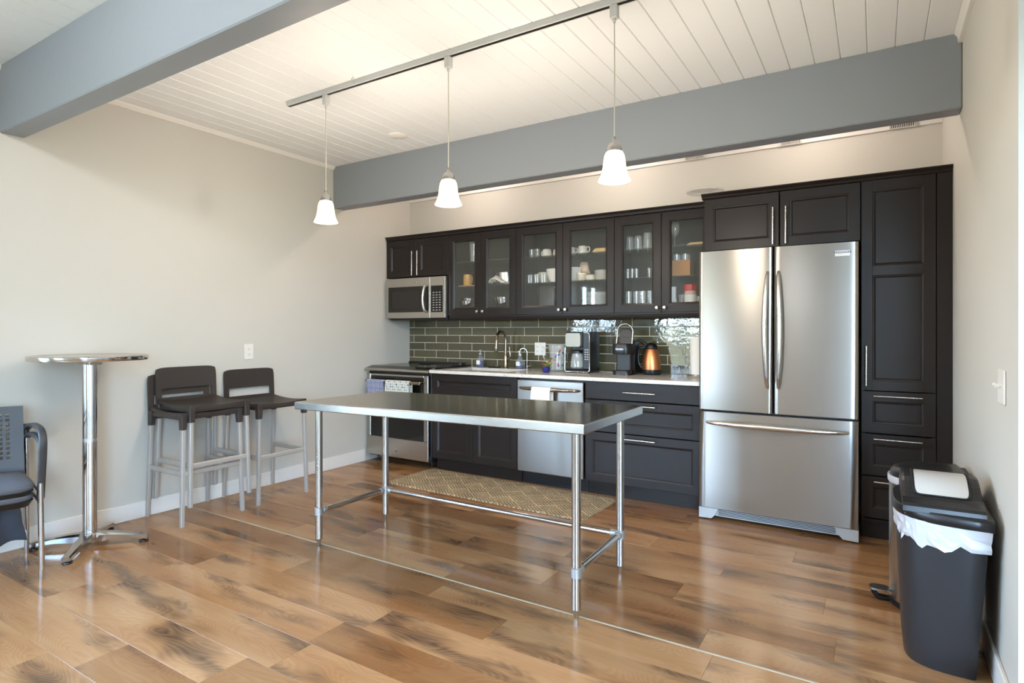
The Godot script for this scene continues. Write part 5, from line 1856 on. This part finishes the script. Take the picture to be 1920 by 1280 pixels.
# a stacking armchair with a perforated back; it faces +x before it is turned
func chair(at: Vector3, label: String) -> void:
	var t := thing("visitor_chair", label, "chair", at, -0.205, "stacked chairs at the left edge")
	var st := ns()
	# back: a plate with rows of square holes
	var rows := 10
	var cols := 12
	var hw := 0.232
	var y0 := 0.452
	var y1 := 0.792
	var zs := [-hw]
	var gx := 0.030
	var hole := 0.0155
	for c in cols:
		var zc := (c - (cols - 1) / 2.0) * gx
		zs.append(zc - hole / 2)
		zs.append(zc + hole / 2)
	zs.append(hw)
	var ys := [y0]
	for r in rows:
		var yc := 0.515 + r * 0.0255
		ys.append(yc - 0.0075)
		ys.append(yc + 0.0075)
	ys.append(y1)
	var px := func(y: float, z: float, back: bool) -> Vector3:
		return Vector3(-0.198 - 0.050 * (y - y0) / 0.34 - 0.030 * (1.0 - pow(z / hw, 2.0)) - (0.009 if back else 0.0), y, z)
	for i in zs.size() - 1:
		for j in ys.size() - 1:
			var is_hole := i % 2 == 1 and j % 2 == 1
			var a: float = zs[i]
			var b: float = zs[i + 1]
			var c: float = ys[j]
			var d: float = ys[j + 1]
			if not is_hole:
				flat(st)
				quad(st, px.call(c, b, false), px.call(c, a, false), px.call(d, a, false), px.call(d, b, false))
				quad(st, px.call(c, a, true), px.call(c, b, true), px.call(d, b, true), px.call(d, a, true))
			else:
				flat(st)
				quad(st, px.call(c, a, false), px.call(c, b, false), px.call(c, b, true), px.call(c, a, true))
				quad(st, px.call(d, a, true), px.call(d, b, true), px.call(d, b, false), px.call(d, a, false))
				quad(st, px.call(c, a, true), px.call(d, a, true), px.call(d, a, false), px.call(c, a, false))
				quad(st, px.call(c, b, false), px.call(d, b, false), px.call(d, b, true), px.call(c, b, true))
	for s in [-1.0, 1.0]:
		quad(st, px.call(y0, s * hw, true), px.call(y0, s * hw, false), px.call(y1, s * hw, false), px.call(y1, s * hw, true))
	for i in zs.size() - 1:
		quad(st, px.call(y1, zs[i], false), px.call(y1, zs[i + 1], false), px.call(y1, zs[i + 1], true), px.call(y1, zs[i], true))
	part(t, "backrest", st, M.chair_plastic)
	# seat: a padded cushion on a plastic pan
	st = ns()
	var cushion := []
	for q in [[0.404, 0.43, 0.405], [0.418, 0.45, 0.425], [0.430, 0.45, 0.425], [0.440, 0.42, 0.395], [0.443, 0.30, 0.28]]:
		cushion.append(rrect(0.015, 0, q[0], q[1], q[2] + 0.03, 0.06))
	loft(st, cushion, true, true)
	part(t, "seat_cushion", st, M.chair_cloth)
	st = ns()
	loft(st, [rrect(0.015, 0, 0.372, 0.40, 0.42, 0.05), rrect(0.015, 0, 0.404, 0.44, 0.45, 0.05)], true, true)
	part(t, "seat_pan", st, M.black_plastic)
	for s in [-1.0, 1.0]:
		var z: float = s * 0.250
		st = ns()
		tube(st, [Vector3(0.245, 0.0, z), Vector3(0.232, 0.44, z * 0.98)], 0.0115, 14)
		part(t, "leg", st, M.polished_aluminium)
		st = ns()
		tube(st, [Vector3(-0.250, 0.0, z), Vector3(-0.245, 0.66, z * 0.98)], 0.0115, 14)
		part(t, "leg", st, M.polished_aluminium)
		st = ns()
		tube(st, [Vector3(-0.245, 0.395, z * 0.98), Vector3(0.235, 0.395, z * 0.98)], 0.010, 12)
		part(t, "side_rail", st, M.polished_aluminium)
		# looped armrest
		st = ns()
		var arm := curve([Vector3(-0.262, 0.660, z), Vector3(-0.10, 0.700, z), Vector3(0.10, 0.712, z), Vector3(0.225, 0.700, z), Vector3(0.268, 0.655, z), Vector3(0.255, 0.560, z), Vector3(0.222, 0.450, z), Vector3(0.205, 0.405, z)], 6)
		var rings := []
		for i in arm.size():
			var tg: Vector3 = (arm[mini(i + 1, arm.size() - 1)] - arm[maxi(i - 1, 0)]).normalized()
			var nn := Vector3(-tg.y, tg.x, 0)
			var ring := PackedVector3Array()
			for q in rr2(0.020, 0.034, 0.008, 3):
				ring.append(arm[i] + nn * q.x + Vector3(0, 0, q.y))
			rings.append(ring)
		loft(st, rings, true, true)
		part(t, "armrest", st, M.chair_plastic)
		st = ns()
		tube(st, [Vector3(-0.2455, 0.640, z * 0.98), Vector3(-0.2455, 0.690, z * 0.98)], 0.0150, 12)
		part(t, "arm_cap", st, M.black_plastic)

# ------------------------------------------------------------------ lamps
func lamps() -> void:
	var st := ns()
	var Z := 2.262
	bx(st, 0.955, 3.95, CEIL - 0.032, CEIL, Z - 0.0175, Z + 0.0175, 0.002)
	var tr := thing("lighting_track", "long silver lighting track fixed along the white ceiling", "track")
	part(tr, "rail", st, M.track_paint)
	st = ns()
	bx(st, 0.960, 3.945, CEIL - 0.0330, CEIL - 0.0315, Z - 0.009, Z + 0.009, 0)
	part(tr, "slot", st, M.black_plastic)
	var k := 0
	for x in [1.319, 2.287, 3.238]:
		var p := thing("pendant_lamp", ["pendant lamp with bell glass shade nearest the left wall", "middle one of the three bell-shaped glass pendant lamps", "pendant lamp with bell glass shade nearest the refrigerator"][k], "lamp", Vector3(x, CEIL - 0.033, Z), 0.0, "pendant lamps on the ceiling track")
		k += 1
		st = ns()
		bx(st, -0.018, 0.018, -0.060, 0.0, -0.017, 0.017, 0.003)
		lathe(st, [Vector2(0, -0.078), Vector2(0.007, -0.078), Vector2(0.008, -0.060)], Vector3.ZERO, 12)
		part(p, "track_adapter", st, M.track_paint)
		st = ns()
		tube(st, [Vector3(0, -0.075, 0), Vector3(0.0012, -0.30, 0.001), Vector3(0, -0.600, 0)], 0.0030, 8)
		part(p, "cord", st, M.cord_cream)
		st = ns()
		lathe(st, [Vector2(0.034, -0.664), Vector2(0.0335, -0.648), Vector2(0.026, -0.630), Vector2(0.011, -0.619), Vector2(0.008, -0.612), Vector2(0.008, -0.596), Vector2(0, -0.594)], Vector3.ZERO, 24)
		part(p, "cap", st, M.satin_steel)
		st = ns()
		lathe(st, [Vector2(0.071, -0.797), Vector2(0.0735, -0.796), Vector2(0.0665, -0.782), Vector2(0.0580, -0.762), Vector2(0.0525, -0.735), Vector2(0.0490, -0.705), Vector2(0.0450, -0.682), Vector2(0.0380, -0.667), Vector2(0.0300, -0.661), Vector2(0.0290, -0.664), Vector2(0.0360, -0.670), Vector2(0.0420, -0.684), Vector2(0.0460, -0.706), Vector2(0.0495, -0.736), Vector2(0.0550, -0.763), Vector2(0.0635, -0.783), Vector2(0.071, -0.797)], Vector3.ZERO, 36)
		part(p, "lamp_shade", st, M.shade_glass)
		lamp_light(p, Vector3(0, -0.735, 0), Color(1.0, 0.945, 0.88), 1.35, 0.045)
	# unseen lights beyond the frame, standing in for a flash bounced off the ceiling: they light the near beam and throw its shadow on the left wall
	for q in [[1.85, "unseen round light out of view, standing in for bounced flash, nearer the left wall"], [3.50, "unseen round light out of view, standing in for bounced flash, nearer the side wall"]]:
		var c := thing("unseen_ceiling_light", q[1], "lamp", Vector3(q[0], CEIL, 4.55), 0.0, "unseen ceiling lights")
		st = ns()
		lathe(st, [Vector2(0.165, -0.022), Vector2(0.170, -0.018), Vector2(0.170, 0.0)], Vector3.ZERO, 32)
		part(c, "rim", st, M.satin_steel)
		st = ns()
		lathe(st, [Vector2(0, -0.085), Vector2(0.06, -0.080), Vector2(0.115, -0.062), Vector2(0.150, -0.035), Vector2(0.164, -0.016)], Vector3.ZERO, 32)
		part(c, "lamp_dome", st, M.unseen_lamp_glass)
		lamp_light(c, Vector3(0, -0.05, 0), Color(0.95, 0.975, 1.0), 4.3, 0.15)
	# three unseen small lamps hidden behind the far beam, placed to light the kitchen wall
	for q in [[0.95, "unseen small ceiling lamp hidden behind the far beam, leftmost of three"], [2.40, "unseen small ceiling lamp hidden behind the far beam, middle of three"], [3.85, "unseen small ceiling lamp hidden behind the far beam, rightmost of three"]]:
		var c := thing("unseen_small_lamp", q[1], "lamp", Vector3(q[0], CEIL, 0.52), 0.0, "unseen small lamps behind the far beam")
		st = ns()
		lathe(st, [Vector2(0.040, -0.030), Vector2(0.052, -0.024), Vector2(0.056, 0.0)], Vector3.ZERO, 28)
		part(c, "housing", st, M.white_trim)
		st = ns()
		lathe(st, [Vector2(0, -0.040), Vector2(0.025, -0.037), Vector2(0.040, -0.029)], Vector3.ZERO, 24)
		part(c, "lamp_lens", st, M.unseen_lamp_glass)
		lamp_light(c, Vector3(0, -0.045, 0), Color(1.0, 0.915, 0.86), 1.05, 0.04)

func lamp_light(parent: Node3D, at: Vector3, c: Color, energy: float, size: float) -> void:
	var l := OmniLight3D.new()
	l.name = "lamp_light"
	parent.add_child(l)
	l.position = at
	l.light_color = c
	l.light_energy = energy
	l.light_size = size
	l.omni_range = 14.0
	l.omni_attenuation = 2.0
	l.shadow_enabled = true

# ------------------------------------------------------------------ bins
func dee(x1: float, cz: float, y: float, dx: float, hz: float, e := 2.6, n := 40) -> PackedVector3Array:   # a D with its flat side at x1
	var out := PackedVector3Array()
	for k in n + 1:
		var a := PI / 2 + PI * k / n
		var c := cos(a)
		var s := sin(a)
		out.append(Vector3(x1 - dx * pow(absf(c), 2.0 / e), y, cz + hz * signf(s) * pow(absf(s), 2.0 / e)))
	# flat back, with rounded corners
	var m := 8
	for k in range(1, m):
		out.append(Vector3(x1 + 0.012 * sin(PI * k / m), y, lerpf(cz - hz, cz + hz, float(k) / m)))
	return out

func bins() -> void:
	var st: SurfaceTool
	# --- slim black bin with a swing lid
	var b := thing("swing_bin", "black plastic bin with silver swing lid and white liner", "bin", Vector3(4.46, 0, 1.95))
	st = ns()
	var rings := []
	for q in [[0.0, 0.090, 0.205, 0.152], [0.010, 0.094, 0.214, 0.158], [0.10, 0.098, 0.226, 0.180], [0.48, 0.118, 0.262, 0.232], [0.575, 0.122, 0.270, 0.245]]:
		rings.append(dee(q[1], -0.015, q[0], q[2], q[3], 3.2))
	loft(st, rings, true, true)
	part(b, "body", st, M.bin_plastic)
	# liner folded over the rim
	st = ns()
	rings = []
	var n := noise(19, 1.0, 3)
	for i in 7:
		var v := i / 6.0
		var ring := dee(0.127, -0.012, 0.0, 0.279 - 0.004 * v, 0.256 - 0.007 * v, 3.2)
		for k in ring.size():
			var p := ring[k]
			var a := float(k) * 0.9
			p.y = lerpf(0.585, 0.500 + 0.030 * n.get_noise_1d(k * 0.9) - 0.018 * sin(k * 0.16 + 0.4), v)
			var o := Vector3(p.x - 0.02, 0, p.z).normalized()
			p += o * (0.004 + 0.009 * n.get_noise_2d(k * 0.7, v * 1.6 + k * 0.25) * (0.4 + v) - 0.006 * v)
			ring[k] = p
		rings.append(ring)
	rings.reverse()
	loft(st, rings, false, false, false)
	part(b, "liner", st, M.bag_film)
	# rim of the lid
	st = ns()
	loft(st, [dee(0.131, -0.012, 0.572, 0.287, 0.262, 3.0), dee(0.134, -0.012, 0.576, 0.293, 0.267, 3.0), dee(0.134, -0.012, 0.604, 0.293, 0.267, 3.0), dee(0.130, -0.012, 0.611, 0.286, 0.261, 3.0), dee(0.122, -0.012, 0.611, 0.274, 0.250, 3.0)], true, true)
	part(b, "lid_rim", st, M.black_plastic)
	# the hood: an arch along z with rounded ends
	st = ns()
	var arch := hood_profile()
	var hood := []
	for q in [[-0.128, 0.965], [-0.118, 0.99], [-0.10, 1.0], [0.09, 1.0], [0.108, 0.99], [0.115, 0.965]]:
		var ring := PackedVector3Array()
		for p in arch:
			ring.append(Vector3(q[0], 0.606 + (p.y - 0.606) * q[1], -0.012 + (p.x + 0.012) * (0.97 + 0.03 * q[1])))
		hood.append(ring)
	loft(st, hood, true, true, false)
	part(b, "hood", st, M.black_plastic)
	# silver flap lying on the front slope
	st = ns()
	var fl := []
	for i in range(6, 15):
		fl.append(arch[i])
	var flap := func(u: float, v: float) -> Vector3:
		var s := v * (fl.size() - 1)
		var i := mini(int(s), fl.size() - 2)
		var p: Vector2 = fl[i].lerp(fl[i + 1], s - i)
		var hw := 0.082 * (1.0 - 0.16 * pow(absf(2 * v - 1), 6.0))
		return Vector3(-0.004 + lerpf(-hw, hw, u), p.y + 0.0035, p.x)
	var back := func(u: float, v: float) -> Vector3: return flap.call(u, v)
	sheet(st, 8, 16, func(u: float, v: float) -> Vector3: return back.call(1.0 - u, v), 0.0032)
	part(b, "swing_flap", st, M.flap_silver)
	st = ns()
	var fr := []
	for s in 41:
		var a := TAU * s / 40.0
		var u := clampf(0.5 + 0.58 * signf(cos(a)) * pow(absf(cos(a)), 0.45), 0.0, 1.0)
		var v := clampf(0.5 + 0.54 * signf(sin(a)) * pow(absf(sin(a)), 0.45), 0.0, 1.0)
		fr.append((flap.call(u, v) as Vector3) + Vector3((u - 0.5) * 0.016, -0.001, 0))
	tube(st, fr, 0.0028, 6, false)
	part(b, "flap_groove", st, M.dark_gap)
	# --- half-round steel pedal bin behind it
	b = thing("pedal_bin", "half-round steel pedal bin with black lid behind the swing bin", "bin", Vector3(4.50, 0, 1.460))
	st = ns()
	loft(st, [dee(0.080, 0.0, 0.022, 0.280, 0.190, 2.3), dee(0.080, 0.0, 0.575, 0.280, 0.190, 2.3)], true, true)
	part(b, "body", st, M.satin_steel)
	st = ns()
	loft(st, [dee(0.086, 0.0, 0.0, 0.286, 0.196, 2.3), dee(0.088, 0.0, 0.006, 0.290, 0.199, 2.3), dee(0.086, 0.0, 0.026, 0.286, 0.196, 2.3)], true, true)
	part(b, "base_ring", st, M.black_plastic)
	st = ns()
	loft(st, [dee(0.083, 0.0, 0.562, 0.286, 0.196, 2.3), dee(0.085, 0.0, 0.568, 0.291, 0.201, 2.3), dee(0.085, 0.0, 0.590, 0.291, 0.201, 2.3), dee(0.083, 0.0, 0.594, 0.286, 0.196, 2.3)], true, true)
	part(b, "liner_edge", st, M.bag_film)
	st = ns()
	loft(st, [dee(0.080, 0.0, 0.592, 0.278, 0.190, 2.3), dee(0.080, 0.0, 0.612, 0.274, 0.187, 2.3), dee(0.074, 0.0, 0.628, 0.256, 0.184, 2.3), dee(0.060, 0.0, 0.636, 0.215, 0.155, 2.3), dee(0.03, 0.0, 0.639, 0.13, 0.09, 2.3)], true, true)
	part(b, "lid", st, M.black_plastic)
	st = ns()
	bx(st, 0.030, 0.104, 0.590, 0.628, -0.12, 0.12, 0.005)
	part(b, "hinge", st, M.bin_plastic)
	# pedal: a rounded steel plate on a black fork
	st = ns()
	prism(st, rr2(0.085, 0.070, 0.030), -0.004, 0.004, Transform3D(Basis(Vector3.RIGHT, -PI / 2) * Basis(Vector3.UP, 0.0), Vector3(-0.238, 0.052, 0.035)))
	part(b, "pedal", st, M.satin_steel)
	st = ns()
	tube(st, [Vector3(-0.270, 0.044, 0.062), Vector3(-0.245, 0.010, 0.055), Vector3(-0.195, 0.012, 0.045)], 0.007, 8)
	tube(st, [Vector3(-0.270, 0.044, 0.008), Vector3(-0.245, 0.010, 0.012), Vector3(-0.195, 0.012, 0.02)], 0.007, 8)
	part(b, "pedal_fork", st, M.black_plastic)

func hood_profile() -> Array:   # (z, y) from the back foot over the ridge to the front foot
	var out := [Vector2(-0.245, 0.606)]
	var pts := [Vector3(-0.245, 0.618, 0), Vector3(-0.215, 0.648, 0), Vector3(-0.150, 0.700, 0), Vector3(-0.060, 0.736, 0), Vector3(0.010, 0.738, 0), Vector3(0.070, 0.712, 0), Vector3(0.115, 0.676, 0), Vector3(0.150, 0.654, 0), Vector3(0.215, 0.644, 0), Vector3(0.226, 0.620, 0)]
	for p in curve(pts, 2):
		out.append(Vector2(p.x, 0.606 + (p.y - 0.606) * 0.74))
	out.append(Vector2(0.228, 0.606))
	return out

# ------------------------------------------------------------------ the rest
func small_things() -> void:
	var st: SurfaceTool
	outlet(Vector3(0.0, 1.101, 1.905), PI / 2, "white double outlet plate on the left wall above the stools", 0.078, 0.122)
	outlet(Vector3(0.0, 0.270, 2.150), PI / 2, "white outlet plate low on the left wall behind the stacked stools", 0.072, 0.115)
	# light switch on the right wall
	var s := thing("light_switch", "white light switch plate with two toggles on the right wall", "switch", Vector3(RW, 1.072, 2.160), -PI / 2)
	st = ns()
	bx(st, -0.060, 0.060, -0.060, 0.060, 0, 0.007, 0.003)
	part(s, "plate", st, M.white_plastic)
	for x in [-0.023, 0.023]:
		st = ns()
		bx(st, x - 0.005, x + 0.005, -0.012, 0.012, 0.007, 0.009, 0.001)
		box(st, Vector3(x, 0.004, 0.016), Vector3(0.008, 0.010, 0.022), 0.002, Basis(Vector3.RIGHT, -0.35 if x < 0 else 0.35))
		part(s, "toggle", st, M.white_plastic)
	# flat round ceiling fitting
	st = ns()
	lathe(st, [Vector2(0, -0.014), Vector2(0.055, -0.013), Vector2(0.068, -0.006), Vector2(0.070, 0.0)], Vector3.ZERO, 36)
	solid("ceiling_disc", st, M.white_trim, "flat round white cover on the ceiling near the left wall", "ceiling cover", Vector3(1.111, CEIL, 1.387))
	# small hook
	st = ns()
	var pts := [Vector3(0, 0, 0), Vector3(0, -0.012, 0)]
	for k in 10:
		var a := -PI / 2 + TAU * k / 12.0
		pts.append(Vector3(0.014 * cos(a) + 0.0, -0.026 - 0.014 * sin(a) * -1.0, 0))
	tube(st, pts, 0.0016, 6)
	solid("ceiling_hook", st, M.chrome, "tiny metal hook in the ceiling boards behind the lighting track", "hook", Vector3(1.62, CEIL, 2.32))
